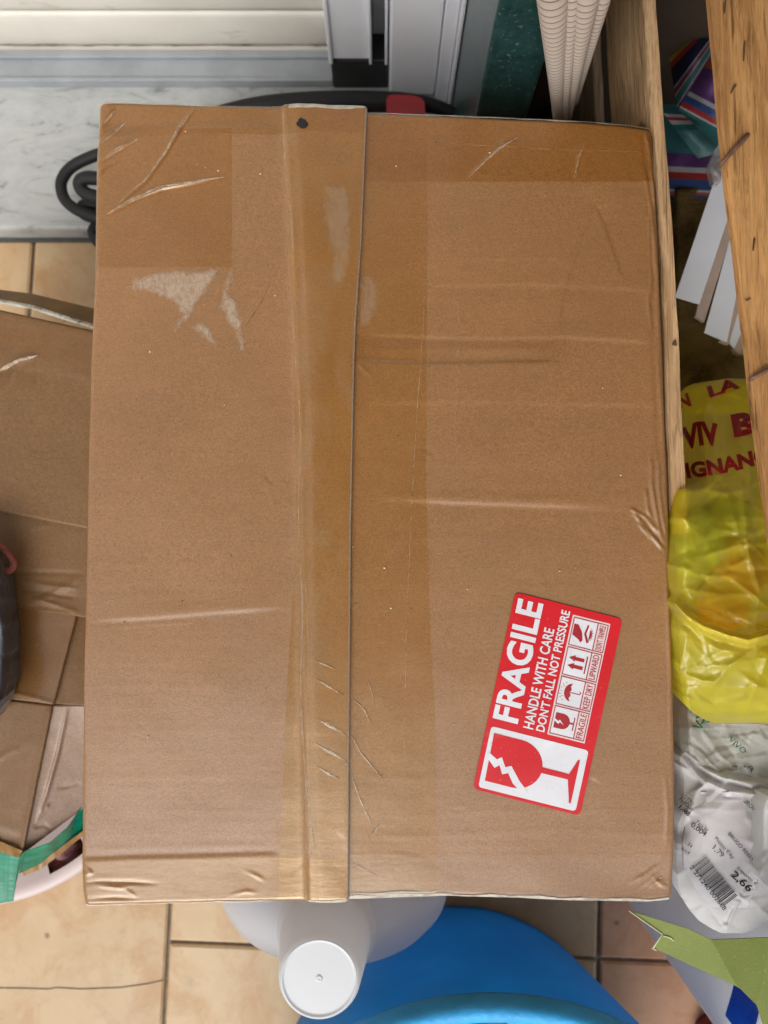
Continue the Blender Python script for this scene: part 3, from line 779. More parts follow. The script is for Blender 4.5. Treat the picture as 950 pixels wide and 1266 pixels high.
sticker = spoly('sticker', rrect(0, 182.7, 0, 100, 5), M_red, .0005, carton, 6)
sticker['label'] = 'red and white fragile sticker'
def text_geo(s, bold=0.0, shear=0.0):
    cu = bpy.data.curves.new('t', 'FONT'); cu.body = s; cu.size = 1; cu.offset = bold; cu.shear = shear; cu.resolution_u = 4
    ob = bpy.data.objects.new('t', cu); COL.objects.link(ob)
    dg = bpy.context.evaluated_depsgraph_get(); me = bpy.data.meshes.new_from_object(ob.evaluated_get(dg))
    v = np.array([q.co[:] for q in me.vertices]); f = [list(p.vertices) for p in me.polygons]
    bpy.data.objects.remove(ob); bpy.data.curves.remove(cu); bpy.data.meshes.remove(me)
    v = v[:, :2]; v = (v - v.min(0)) / (v.max(0) - v.min(0)); return v, f
def upface(W, F):
    o = []
    for f in F:
        a, b, c = W[f[0]], W[f[1]], W[f[2]]
        o.append(f if np.cross(b - a, c - a)[2] > 0 else f[::-1])
    return o
def stext(s, x0, x1, y0, y1, mat, off=.00068, bold=.02):
    v, f = text_geo(s, bold)
    q = np.array([st(x0 + (x1 - x0) * a, y0 + (y1 - y0) * b) for a, b in v]); W = on_lid(q[:, 0], q[:, 1], off)
    return mk('lettering', W, upface(W, f), mat, sticker, smooth=False)
stext('FRAGILE', 67, 178.5, 72.5, 96.5, M_white, bold=.03)
stext('HANDLE WITH CARE', 65.5, 158.5, 58, 67.5, M_white, bold=.022)
stext("DON'T FALL NOT PRESSURE", 65.7, 177.8, 47.6, 56, M_white, bold=.022)
spoly('white_panel', rrect(3, 59.5, 5, 95.6, 3), M_white, .00064, sticker)
bowl = [(10, 91), (54, 92)] + [(32 + 22 * math.cos(a_), 66 - 23.5 * math.sin(a_)) for a_ in np.linspace(0, math.pi, 16)]
spoly('glass_icon', bowl, M_red, .00078, sticker, 8)
spoly('glass_icon', [(29.3, 44), (34.7, 44), (34.5, 18), (49, 12.5), (49, 10.8), (9, 10.8), (9, 12.5), (29.5, 18)], M_red, .00078, sticker, 8)
spoly('glass_crack', [(36.5, 93.5), (31.5, 84.5), (34.5, 80.5), (26.5, 75.5), (29, 70.5), (17, 60), (9, 50), (9, 59), (14, 66), (22, 72), (19.5, 77), (27, 81), (23.5, 85), (31, 93.5)], M_white, .00088, sticker, 8)
# strip of four pictograms
spoly('icon_frame', rrect(64.8, 175.8, 10, 44.9, .6, 2), M_pink, .00064, sticker)
def line_rect(x0, x1, y0, y1, wd=.75):
    for a in ((x0, x1, y0, y0 + wd), (x0, x1, y1 - wd, y1), (x0, x0 + wd, y0 + wd, y1 - wd), (x1 - wd, x1, y0 + wd, y1 - wd)):
        spoly('frame_line', [(a[0], a[2]), (a[1], a[2]), (a[1], a[3]), (a[0], a[3])], M_rline, .00080, sticker, 20)
for k, word in enumerate(('FRAGILE', 'KEEP DRY', 'UPWARD', "DON'T TRAMPLE")):
    x0 = 66.3 + k * 27.3; x1 = x0 + 26
    spoly('icon_field', [(x0 + .9, 21.5), (x1 - .9, 21.5), (x1 - .9, 42.4), (x0 + .9, 42.4)], M_white, .00070, sticker, 20)
    line_rect(x0, x1, 11.2, 43.4)
    spoly('frame_line', [(x0 + .8, 20.4), (x1 - .8, 20.4), (x1 - .8, 21.2), (x0 + .8, 21.2)], M_rline, .00080, sticker, 20)
    stext(word, x0 + 1.8, x1 - 1.8, 13.2, 19, M_rline, .00080, bold=.0)
    m = (x0 + x1) / 2
    if k == 0:
        spoly('glass_icon', [(m - 7, 41), (m + 7, 41)] + [(m + 7 * math.cos(a_), 34 - 7 * math.sin(a_)) for a_ in np.linspace(0, math.pi, 10)], M_rline, .00082, sticker, 8)
        spoly('glass_icon', [(m - .8, 27.5), (m + .8, 27.5), (m + .8, 23.9), (m + 6, 23.9), (m + 6, 22.9), (m - 6, 22.9), (m - 6, 23.9), (m - .8, 23.9)], M_rline, .00082, sticker, 8)
        spoly('glass_crack', [(m + 1.6, 41.3), (m - .5, 37.5), (m + 1.3, 36.5), (m - 3, 32), (m - 1, 36), (m - 3, 37), (m - .6, 41.3)], M_white, .00088, sticker, 8)
    if k == 1:
        spoly('umbrella_icon', [(m - 8, 31.5)] + [(m - 8 * math.cos(a_), 31.5 + 6.5 * math.sin(a_)) for a_ in np.linspace(.05, math.pi - .05, 14)] + [(m + 8, 31.5), (m + 5.4, 32.8), (m + 2.7, 31.5), (m, 32.8), (m - 2.7, 31.5), (m - 5.4, 32.8)], M_rline, .00082, sticker, 8)
        spoly('umbrella_icon', [(m - .35, 32.4), (m + .35, 32.4), (m + .35, 24), (m + 1.5, 23.2), (m + 2.4, 24.4), (m + 3, 24), (m + 1.8, 22.4), (m - .35, 23.4)], M_rline, .00082, sticker, 8)
        for (dx, dy) in ((-6, 40.5), (-3, 41.3), (0, 40.8), (3, 41.2), (6, 40), (-8, 38.3), (8, 37.6), (-4.5, 39.2), (4.4, 39)):
            spoly('raindrop', [(m + dx - .3, dy - .7), (m + dx + .3, dy - .7), (m + dx + .3, dy + .5), (m + dx - .3, dy + .5)], M_rline, .00082, sticker, 8)
    if k == 2:
        for q in (-3.6, 3.6):
            spoly('arrow_icon', [(m + q - 1.6, 26), (m + q + 1.6, 26), (m + q + 1.6, 34.5), (m + q + 3, 34.5), (m + q, 40.2), (m + q - 3, 34.5), (m + q - 1.6, 34.5)], M_rline, .00082, sticker, 8)
        spoly('arrow_icon', [(m - 8, 23.2), (m + 8, 23.2), (m + 8, 24.4), (m - 8, 24.4)], M_rline, .00082, sticker, 8)
    if k == 3:
        spoly('boot_icon', [(m - 3, 41.8), (m + 7, 41.8), (m + 7, 38), (m + 1, 33.5), (m - 6, 31.6), (m - 8.5, 33), (m - 6, 35.5)], M_rline, .00082, sticker, 8)
        spoly('broken_box_icon', [(m - 8, 27.6), (m, 31.3), (m + 8.5, 29.8), (m + 8.5, 28.2), (m + .4, 29.4), (m - 6.5, 25.8)], M_rline, .00082, sticker, 8)
        pts = []
        for q in range(15):
            a_ = math.pi * q / 14; r_ = 7 if q % 2 else 3.6
            pts.append((m + r_ * math.cos(a_), 26.6 - r_ * .55 * math.sin(a_)))
        spoly('broken_box_icon', pts, M_rline, .00082, sticker, 8)

# ================================================================== FILM AND BAG HELPERS
def rows_fn(rows):
    a = np.array(rows, float); return (lambda y: np.interp(y, a[:, 0], a[:, 1])), (lambda y: np.interp(y, a[:, 0], a[:, 2])), a[0, 0], a[-1, 0]
def crumple(X, Y, sx, sy, seed, rot=0.0):
    """sharp folds along random lines, as thin plastic shows; roughly -0.5..0.5"""
    r = np.random.default_rng(int(seed * 10) + 1)
    x0, x1, y0, y1 = X.min(), X.max(), Y.min(), Y.max()
    L = max(sx, sy); n = int(np.clip((x1 - x0 + L) * (y1 - y0 + L) / (sx * sy) * .8, 6, 70)); o = np.zeros(X.shape)
    wx = X + 5 * fbm(X / 40 + seed, Y / 40, 2); wy = Y + 5 * fbm(X / 40, Y / 40 + seed, 2)
    for i in range(n):
        px, py = r.uniform(x0, x1), r.uniform(y0, y1); th = rot + r.normal(0, .55) + (0 if sx >= sy else math.pi / 2)
        hl = L * r.uniform(.5, 1.4); wd = min(sx, sy) * r.uniform(.09, .32); am = r.uniform(.15, .6) * r.choice((1, 1, -.7))
        u = (wx - px) * math.cos(th) + (wy - py) * math.sin(th); v = -(wx - px) * math.sin(th) + (wy - py) * math.cos(th)
        cur = v + r.uniform(-.3, .3) * u * u / (hl * 1.5)
        o += am * np.exp(-np.sqrt(cur * cur + 1.0) / wd) * np.clip(1 - np.abs(u) / hl, 0, 1) ** .8
    return o - .15
def film(name, rows, zf, nx, ny, mat, parent=None, drop=.05):
    """bag surface between left and right outlines (pixels), wrapped down at its rim"""
    fl, fr_, y0, y1 = rows_fn(rows)
    t_ = np.linspace(0, 1, ny); s = np.linspace(0, 1, nx); TT, SS = np.meshgrid(t_, s, indexing='ij')
    YY = y0 + (y1 - y0) * TT; XX = fl(YY) * (1 - SS) + fr_(YY) * SS
    W = P(XX, YY, zf(XX, YY))
    rim = lambda e, i: np.array([1.0])
    # skirts going down and slightly inward
    c = W.reshape(-1, 3).mean(0)
    def sk(E, k):
        q = E.copy(); q[..., 2] -= drop * k; q[..., :2] += (c[:2] - q[..., :2]) * .10 * k; return q
    W = np.concatenate([sk(W[:, :1], 1), sk(W[:, :1], .35), W, sk(W[:, -1:], .35), sk(W[:, -1:], 1)], 1)
    W = np.concatenate([sk(W[:1], 1), sk(W[:1], .35), W, sk(W[-1:], .35), sk(W[-1:], 1)], 0)
    return grid_mesh(name, W, mat, parent)
def film_mat(name, col, tint, opacity=.6, rough=.3, transl=.35, bump=.25, bscale=(60, 60, 60)):
    """thin plastic: part see-through, part scattering, glossy"""
    g = NG(name); v = g.coord(bscale)
    nb = g.bump(g.noise(v, 1, 6, .6, 1.5), bump, .003)
    df = g.n('ShaderNodeBsdfDiffuse'); df.inputs[0].default_value = col + (1,); g.l(nb, df.inputs['Normal'])
    tl = g.n('ShaderNodeBsdfTranslucent'); tl.inputs[0].default_value = col + (1,); g.l(nb, tl.inputs['Normal'])
    tr = g.n('ShaderNodeBsdfTransparent'); tr.inputs[0].default_value = tint + (1,)
    gs = g.n('ShaderNodeBsdfGlossy'); gs.inputs['Roughness'].default_value = rough + .12; g.l(nb, gs.inputs['Normal'])
    a = g.n('ShaderNodeMixShader'); a.inputs[0].default_value = transl; g.l(df.outputs[0], a.inputs[1]); g.l(tl.outputs[0], a.inputs[2])
    b = g.n('ShaderNodeMixShader'); b.inputs[0].default_value = opacity; g.l(tr.outputs[0], b.inputs[1]); g.l(a.outputs[0], b.inputs[2])
    e = g.n('ShaderNodeMixShader'); g.l(g.schlick(.05, nb), e.inputs[0]); g.l(b.outputs[0], e.inputs[1]); g.l(gs.outputs[0], e.inputs[2])
    return g.done(e.outputs[0])

# ================================================================== RIGHT: WOODEN CRATE AND CONTENTS
def wood(name, col, dark, axis='Y', rough=.65):
    g = NG(name)
    S_ = lambda q, l: {'Y': (q, l, q), 'X': (l, q, q), 'Z': (q, q, l)}[axis]
    grain = g.noise(g.coord(S_(95, 9)), 1, 8, .72, .8); fine = g.noise(g.coord(S_(800, 45)), 1, 5, .75)
    fib = g.noise(g.coord(S_(330, 26)), 1, 5, .7, .5); big = g.noise(g.coord((12, 9, 12)), 1, 5, .6)
    c = g.ramp(grain, [(.28, dark), (.46, tuple((x + y) / 2 for x, y in zip(col, dark))), (.55, col), (.75, tuple(min(1, x * 1.25) for x in col))])
    c = g.mix(1, c, g.ramp(fine, [(.3, (.66,) * 3), (.55, (1.04,) * 3)]), 'MULTIPLY')
    c = g.mix(g.ramp(fib, [(.54, 0.0), (.66, .75)]), c, tuple(x * .55 for x in dark))
    hair = g.noise(g.coord(S_(520, 10)), 1, 3, .6, .4)
    c = g.mix(g.ramp(hair, [(.60, 0.0), (.66, .85)]), c, tuple(x * .45 for x in dark))
    c = g.mix(g.ramp(big, [(.56, 0.0), (.78, .55)]), c, tuple(x * .75 for x in dark))
    nb = g.bump(fine, .5, .0012); nb = g.bump(fib, .5, .0015, nb)
    return g.done(g.pbsdf(c, rough, nb, .25))
M_wood = wood('pale_crate_wood', (.62, .40, .215), (.40, .235, .11))
M_wood2 = wood('orange_crate_wood', (.54, .285, .105), (.30, .135, .045))
M_woodg = wood('grey_crate_wood', (.40, .30, .20), (.22, .15, .095))
M_woodx = wood('crate_end_wood', (.26, .17, .10), (.13, .08, .04), 'X')
ZS = .275
def slat(name, inner, outer, z0, z1, mat, parent, nz=8, ny=60, rough=.0006):
    """plank standing on edge: its two top edges are given as pixel polylines, z1 its top, z0 its foot"""
    n = ny; t_ = np.linspace(0, 1, n)
    def poly(pts):
        a = np.array(pts, float); d = np.r_[0, np.cumsum(np.hypot(*np.diff(a, axis=0).T))]; d /= d[-1]
        return np.interp(t_, d, a[:, 0]), np.interp(t_, d, a[:, 1])
    ix, iy = poly(inner); ox, oy = poly(outer)
    I = P(ix, iy, z1); Oo = P(ox, oy, z1)
    k = np.arange(n)
    I[:, 0] += rough * fbm(k / 3, k * 0 + 2, 3); Oo[:, 0] += rough * fbm(k / 3, k * 0 + 9, 3)
    I[:, 2] += rough * fbm(k / 4, k * 0 + 5, 3); Oo[:, 2] += rough * fbm(k / 4, k * 0 + 7, 3)
    b = .0008; dn = Oo - I; dn /= np.linalg.norm(dn, axis=1, keepdims=True); dn[:, 2] = 0
    down = lambda A, z: np.concatenate([A[:, :2], np.full((n, 1), z)], 1)
    ring = [down(I, z0), I - np.array([0, 0, b * 2]), I + dn * b, Oo - dn * b, Oo - np.array([0, 0, b * 2]), down(Oo, z0), down(I, z0)]
    W = np.stack(ring, 1)
    cap0 = np.repeat(W[:1].mean(1, keepdims=True), W.shape[1], 1); cap1 = np.repeat(W[-1:].mean(1, keepdims=True), W.shape[1], 1)
    W = np.concatenate([cap0, W, cap1])
    return grid_mesh(name, W, mat, parent, smooth=False)
base = P(900, 250, 0)
crate = thing('wooden_crate', (float(base[0]) - .0, float(base[1]), 0), 'rough wooden fruit crate with nailed slats against the right side of the box', 'crate')
up_in = [(781, -340), (790, -120), (796, 0), (806, 150), (817.5, 300), (823, 450), (828, 600), (831, 660)]
up_out = [(796, -340), (806, -120), (812, 0), (823, 150), (834.5, 300), (842, 450), (849, 600), (853, 660)]
slat('slat', up_in, up_out, .205, ZS, M_wood, crate)
def shift(pts, z, z_ref=ZS):
    q = []
    for x, y in pts:
        w_ = PV(x, y, z_ref); k = FPX / 1.0
        # pixel of the same x, y lowered to z
        dz = z - CAMZ; yy = w_.y; X_, Y_, Z_ = w_.x, yy, dz
        yc = Y_ * CT + Z_ * ST; zc = -Y_ * ST + Z_ * CT
        q.append((475 + FPX * X_ / -zc, 633 - FPX * yc / -zc))
    return q
low_in = [(p[0] - .5, p[1]) for p in up_in]; low_out = up_out
slat('slat', shift([(790, -128)] + up_in[2:], .17), shift([(806, -128)] + up_out[2:], .17), .088, .17, M_woodg, crate)
slat('slat', shift(up_in, .06), shift(up_out, .06), .002, .06, M_woodg, crate)
# inside corner post and end wall
Ye = .45
xe0 = PV(812, 0, ZS).x + .003
for z0, z1 in ((.005, .055), (.063, .115), (.124, .17), (.18, .225)):
    box('end_slat', xe0, .46, Ye, Ye + .009, z0, z1, M_woodx, crate, .0008)
box('post', xe0 + .002, xe0 + .020, Ye - .021, Ye - .001, .002, .25, M_woodg, crate, .001)
box('floor_slat', xe0, .46, -.05, Ye - .022, .004, .012, M_woodg, crate, .0008)
# top rail on the right: wide face up, nail staples through it
ZR = .335
r_in = [(862, -480), (874, -60), (880, 0), (890, 110), (901, 231), (911, 302), (919, 373), (928, 450), (938, 535), (947, 600), (958, 680), (990, 900)]
r_out = [(970, -480), (990, -60), (992, 0), (998, 110), (1006, 231), (1012, 302), (1018, 373), (1025, 450), (1032, 535), (1040, 600), (1048, 680), (1070, 900)]
rail = slat('top_rail', r_in, r_out, ZR - .006, ZR, M_wood2, crate, rough=.0004)
pe = PV(1082, 890, ZR)
box('post', pe.x - .01, pe.x + .01, pe.y - .01, pe.y + .01, .012, ZR - .0065, M_woodg, crate, .001)
M_rust = simple('rusty_wire', (.15, .075, .05), .6, .4, 300, .4, 900, .4)
tube('staple', [PV(890, 203, ZR - .006), PV(893, 201, ZR + .0005), PV(905, 188, ZR + .0022), (PV(922, 170, ZR + .0020)), PV(925, 166, ZR - .002)], .0011, M_rust, crate, 10, 6)
tube('staple', [PV(927, 470, ZR - .006), PV(930, 468, ZR + .0005), PV(940, 462, ZR + .0022), (PV(953, 455, ZR + .0018)), PV(955, 454, ZR - .002)], .0010, M_rust, crate, 10, 6)
# knots and gashes
for x, y, rx, ry, rot in ((908, 108, 1.3, 6, .5), (835, 424, 2.4, 3.4, 0), (926, 370, 3, .8, -.3), (897, 6, 1.2, 9, .1), (933, 300, .7, 8, .1), (921, 60, .6, 12, .05)):
    pts = []
    zk = ZR if x > 870 else ZS
    for q in range(14):
        a_ = 2 * math.pi * q / 14; r_ = 1 + .25 * math.sin(3 * a_ + x)
        u_, v_ = rx * r_ * math.cos(a_), ry * r_ * math.sin(a_)
        pts.append(PV(x + u_ * math.cos(rot) - v_ * math.sin(rot), y + u_ * math.sin(rot) + v_ * math.cos(rot), zk + .0012))
    prism_world('knot', pts, (0, 0, 1), .0012, simple('knot_wood', (.085, .045, .025), .8, .3, 200, .3), crate)

# striped shopper inside the crate
def stripes(name, stops):
    g = NG(name); uv = g.n('ShaderNodeTexCoord'); sp = g.n('ShaderNodeSeparateXYZ'); g.l(uv.outputs['UV'], sp.inputs[0])
    c = g.ramp(sp.outputs[1], stops, 'CONSTANT')
    n1 = g.noise(g.coord((700, 700, 700)), 1, 2)
    c = g.mix(1, c, g.ramp(n1, [(.3, (.85,) * 3), (.7, (1.1,) * 3)]), 'MULTIPLY')
    return g.done(g.pbsdf(c, .5, g.bump(n1, .2, .0006), .4))
NAVY, PUR, WHT, REDc, TEAL, BLU, ORG, YEL, GRN = (.012, .014, .05), (.14, .055, .22), (.55, .56, .60), (.45, .035, .03), (.06, .25, .28), (.05, .10, .30), (.55, .13, .05), (.55, .40, .04), (.02, .16, .14)
NAVY, PUR, WHT, REDc, TEAL, BLU, ORG, YEL, GRN = [tuple(q * .62 for q in c_) for c_ in (NAVY, PUR, WHT, REDc, TEAL, BLU, ORG, YEL, GRN)]
bag = thing('striped_bag', PV(860, 150, .0132)[:], 'folded bag with purple teal red and white stripes inside the crate', 'bag')
def cloth(name, quad, zq, stops, bulge=.01, n=26, parent=bag, dirs=0):
    """four-cornered piece of cloth (top left, top right, bottom right, bottom left) with soft folds"""
    t_ = np.linspace(0, 1, n); TT, SS = np.meshgrid(t_, t_, indexing='ij')
    q = [np.array(p, float) for p in quad]
    px = (q[0][0] * (1 - SS) + q[1][0] * SS) * (1 - TT) + (q[3][0] * (1 - SS) + q[2][0] * SS) * TT
    py = (q[0][1] * (1 - SS) + q[1][1] * SS) * (1 - TT) + (q[3][1] * (1 - SS) + q[2][1] * SS) * TT
    zz = (zq[0] * (1 - SS) + zq[1] * SS) * (1 - TT) + (zq[3] * (1 - SS) + zq[2] * SS) * TT
    zz = zz + bulge * np.sin(math.pi * TT) * np.sin(math.pi * SS) + .006 * fbm(px / 30, py / 30, 2) * np.sin(math.pi * TT)
    W = P(px, py, zz)
    back = W.copy(); back[..., 2] -= .0025
    UV = np.stack([SS, 1 - TT], -1)
    o_ = grid_mesh(name, W, stripes('cloth_' + name, stops), parent, uv=UV)
    return o_
cloth('front_panel', [(812, 128), (905, 135), (905, 246), (812, 243)], [.10, .11, .13, .12], [(0, BLU), (.03, ORG), (.06, WHT), (.085, BLU), (.20, REDc), (.27, WHT), (.33, PUR), (.48, TEAL)], .004)
cloth('side_panel', [(826, 60), (872, 22), (885, 62), (838, 140)], [.11, .13, .14, .12], [(0, PUR), (.08, WHT), (.12, TEAL), (.25, WHT), (.28, REDc), (.33, BLU), (.37, WHT), (.40, NAVY), (.68, REDc), (.78, YEL), (.86, WHT), (.90, BLU)], .012)
cloth('turned_flap', [(884, 62), (900, 66), (900, 170), (838, 136)], [.155, .16, .16, .15], [(0, GRN), (.04, WHT), (.07, REDc), (.14, BLU), (.25, WHT), (.31, PUR), (.72, ORG)], .010)
cloth('lower_flap', [(820, 140), (845, 142), (895, 188), (863, 196)], [.138, .140, .142, .138], [(0, (.05, .13, .14)), (.6, GRN), (.75, WHT), (.84, REDc), (.92, WHT)], .006)

# brown sack at the bottom of the crate
M_sack = simple('brown_jute', (.10, .065, .022), .85, .35, 60, .7, 420, .15, .003)
t_ = film('brown_sack', [(232, 835, 905), (245, 826, 925), (300, 818, 950), (380, 818, 960), (460, 820, 970), (500, 822, 970)],
          lambda X, Y: .125 - .02 * ((Y - 250) / 150) ** 2 * (Y < 250) - .00022 * np.maximum(Y - 330, 0) + .010 * fbm(X / 40, Y / 40, 3) - .02 * np.clip((838 - X) / 20, 0, 1), 40, 60, M_sack, None, .05)
tag(t_, 'dark brown coarse sack at the bottom of the crate under white boards', 'sack')

# white trim boards standing in the crate
M_lam = simple('white_laminate', (.56, .58, .62), .35, .06, 20, .05, 300)
M_core = simple('beige_core', (.33, .25, .20), .7, .15, 60, .3, 400)
def trim(face, sides, dz, label):
    zf = lambda x, y: .232 - dz - (y - 203) * .00020 - (x - 870) * .0001
    a = [PV(x, y, zf(x, y)) for (x, y) in face]
    r = thing('trim_board', (sum(p.x for p in a) / len(a), sum(p.y for p in a) / len(a), .09), label, 'board', 'white trim boards stacked in the crate')
    prism_world('face', a, (0, 0, 1), .0012, M_lam, r)
    for sd_ in sides:
        prism_world('edge', [PV(x, y, zf(x, y) - .005) for (x, y) in sd_], (0, 0, 1), .003, M_core, r)
    return r
trim([(899, 203), (884, 222), (835, 367), (865, 376), (903, 262), (905, 225)], [[(901, 262), (876, 338), (864, 374), (860, 391), (871, 398), (906, 285), (908, 262)], [(873, 345), (868, 350), (868, 356), (874, 354)]], 0, 'longest white board with beige edge on the left of the crate stack')
trim([(906, 283), (871, 411), (899, 423), (914, 350)], [[(912, 352), (903, 347), (904, 356), (899, 385), (890, 422), (901, 426), (917, 372)]], .012, 'shorter white board in the middle of the crate stack')
trim([(917, 366), (902, 424), (908, 431), (922, 400)], [[(922, 392), (907, 431), (914, 437), (926, 412)]], .024, 'thin white board tucked against the orange crate rail')
# scrap of clear plastic by the staple
M_clear = film_mat('clear_plastic', (.62, .63, .62), (.9, .92, .92), .45, .15, .3, .5)
t_ = film('plastic_scrap', [(172, 893, 900), (185, 884, 899), (200, 878, 897), (210, 880, 893), (226, 884, 891)], lambda X, Y: .236 + .006 * crumple(X, Y, 7, 9, 3), 16, 24, M_clear, None, .008)
tag(t_, 'crumpled scrap of clear plastic under the rusty staple', 'plastic scrap')
t_ = film('clear_wrap', [(418, 915, 930), (428, 908, 930), (437, 912, 930)], lambda X, Y: .150 + .006 * crumple(X, Y, 7, 6, 8), 14, 14, M_clear, None, .008)
tag(t_, 'crinkled clear wrap at the lower end of the white boards', 'plastic wrap')

# striped paper rolls in the corner
g = NG('ribbed_cream_mat'); uv = g.n('ShaderNodeTexCoord'); sp = g.n('ShaderNodeSeparateXYZ'); g.l(uv.outputs['UV'], sp.inputs[0])
def ringfac(g, y):
    p = g.math('POWER', g.math('SUBTRACT', 1.0, y), 1.6)
    w_ = g.math('FRACT', g.math('MULTIPLY', p, 42))
    return w_
wv = ringfac(g, sp.outputs[1])
c = g.ramp(wv, [(0, (.12, .09, .075)), (.10, (.12, .09, .075)), (.17, (.44, .37, .31)), (1, (.49, .42, .355))])
M_mat = g.done(g.pbsdf(c, .6, g.bump(wv, .3, .0008), .3))
rolls = thing('ribbed_mat', PV(692, 140, .10)[:], 'cream ribbed mat in tapered rolls standing in the corner behind the box', 'mat')
for (bx, by, tx, ty, rb, rt) in ((690, 152, 682, -60, .0028, .0100), (698, 152, 711, -60, .0018, .0052), (704, 146, 734, -60, .0016, .0082), (712, 128, 760, -60, .0014, .0055)):
    b0 = PV(bx, by, .225); b1 = PV(tx, ty, .36)
    tube('roll', [b0.lerp(b1, k / 6) for k in range(7)], .01, M_mat, rolls, 28, 6, taper=lambda f, a=rb, b=rt: a + (b - a) * f ** 1.15)

# yellow carrier bag
M_yel = film_mat('yellow_film', (.93, .83, .05), (.98, .93, .30), .55, .18, .38, .14)
yrows = [(468, 900, 1010), (474, 858, 1012), (480, 846, 1014), (520, 846, 1020), (590, 850, 1020), (601, 834, 1020), (606, 832, 1020), (650, 832.5, 1020), (700, 834.5, 1020), (780, 838.5, 1020), (850, 842, 1020), (870, 846, 1018), (882, 858, 1012), (890, 872, 1005), (895, 886, 995)]
YB = {}
def yz(X, Y):
    z1_ = np.interp(Y, [460, 475, 590, 606, 640, 700, 780, 850, 880, 897], [.165, .18, .232, .283, .292, .298, .296, .287, .272, .25])
    z2_ = np.interp(Y, [460, 475, 520, 560, 600, 640, 700, 780, 850, 880, 897], [.175, .19, .218, .243, .264, .281, .292, .296, .287, .272, .25])
    k_ = np.clip((X - 846) / 30, 0, 1); k_ = k_ * k_ * (3 - 2 * k_); z_ = z1_ * (1 - k_) + z2_ * k_
    amp = np.interp(Y, [460, 560, 640, 800, 900], [.006, .007, .011, .010, .009])
    edge = np.clip((X - 832) / 22, 0, 1)
    cr = crumple(X, Y, 50, 22, 4, .5) * .38 + crumple(X, Y, 46, 20, 15, -.7) * .3 + crumple(X, Y, 30, 9, 9, -.2) * .22 + crumple(X, Y, 34, 9, 77, 1.1) * .2
    z_ = z_ + 1.5 * amp * cr - .010 * (1 - edge) ** 2 * (Y > 604) + .012 * fbm(X / 70, Y / 70, 2)
    # twisted handle lying across
    d, s, tt = polyd(X, Y, [(834, 745), (850, 762), (870, 775), (900, 786), (925, 792), (950, 785), (1000, 776)])
    z_ = z_ + .006 * np.exp(-(d / 5) ** 2) - .003 * np.exp(-((d - 10) / 6) ** 2)
    for pts in ([(838, 830), (870, 842), (885, 843), (905, 820), (935, 800)], [(846, 862), (880, 872), (920, 860)], [(848, 600), (900, 610), (925, 603)], [(918, 600), (925, 680), (940, 730)], [(860, 780), (885, 800), (905, 806)], [(843, 640), (862, 650), (868, 640)], [(950, 810), (932, 860), (918, 890)], [(905, 700), (925, 690), (930, 660)]):
        d, s, tt = polyd(X, Y, pts); z_ = z_ + .0028 * np.exp(-np.sqrt(d * d + .6) / 5)
    return z_
ybag = thing('yellow_bag', (float(P(910, 700, 0)[0]), float(P(910, 700, 0)[1]), .15), 'yellow plastic carrier bag with red lettering spilling over the crate', 'bag')
film('film', yrows, yz, 110, 190, M_yel, ybag, .07)
M_yelh = film_mat('yellow_film_thick', (.80, .64, .04), (.9, .75, .1), .9, .25, .3, .3)
hp = [(834, 745), (850, 762), (870, 774), (900, 785), (925, 791), (950, 784), (985, 777)]
hw = [2, 5, 7, 7, 7.5, 7, 6]
a = np.array(hp, float); tt = np.linspace(0, 1, 60); d = np.linspace(0, 1, len(hp))
hx, hy, hwv = np.interp(tt, d, a[:, 0]), np.interp(tt, d, a[:, 1]), np.interp(tt, d, hw)
W = np.stack([P(hx, hy + hwv * k, yz(hx, hy + hwv * k) + .003 + .002 * math.cos(k * 2.6)) for k in (-.8, -.4, 0, .4, .8)], 1)
grid_mesh('handle', W, M_yelh, ybag)
M_redink = simple('red_bag_print', (.42, .012, .015), .4, .2, 80, .1, 400)
def surf_text(s, x, y, h, ang, wid, zf, mat, parent, off=.0012, bold=.0, shear=0, warp=0):
    """lettering that follows a bag: reads along ang (degrees below horizontal), h cap height and wid width in pixels"""
    v, f = text_geo(s, bold, shear)
    c_, s_ = math.cos(math.radians(ang)), math.sin(math.radians(ang))
    u = v[:, 0] * wid; q = v[:, 1] * h + warp * np.sin(v[:, 0] * 3.14)
    X_ = x + u * c_ + q * s_; Y_ = y + u * s_ - q * c_
    W = P(X_, Y_, zf(X_, Y_) + off)
    return mk('lettering', W, upface(W, f), mat, parent, smooth=False)
surf_text('N', 840, 506, 17, -16, 16, yz, M_redink, ybag, .004, .05)
surf_text('LA', 878, 492, 15, -18, 40, yz, M_redink, ybag, .004, .05)
surf_text('VIV', 846, 560, 30, -8, 46, yz, M_redink, ybag, .004, .05, warp=6)
surf_text('B', 908, 541, 29, -10, 28, yz, M_redink, ybag, .004, .06)
surf_text('IGNANO', 850, 592, 20, -12, 108, yz, M_redink, ybag, .004, .05, warp=-3)
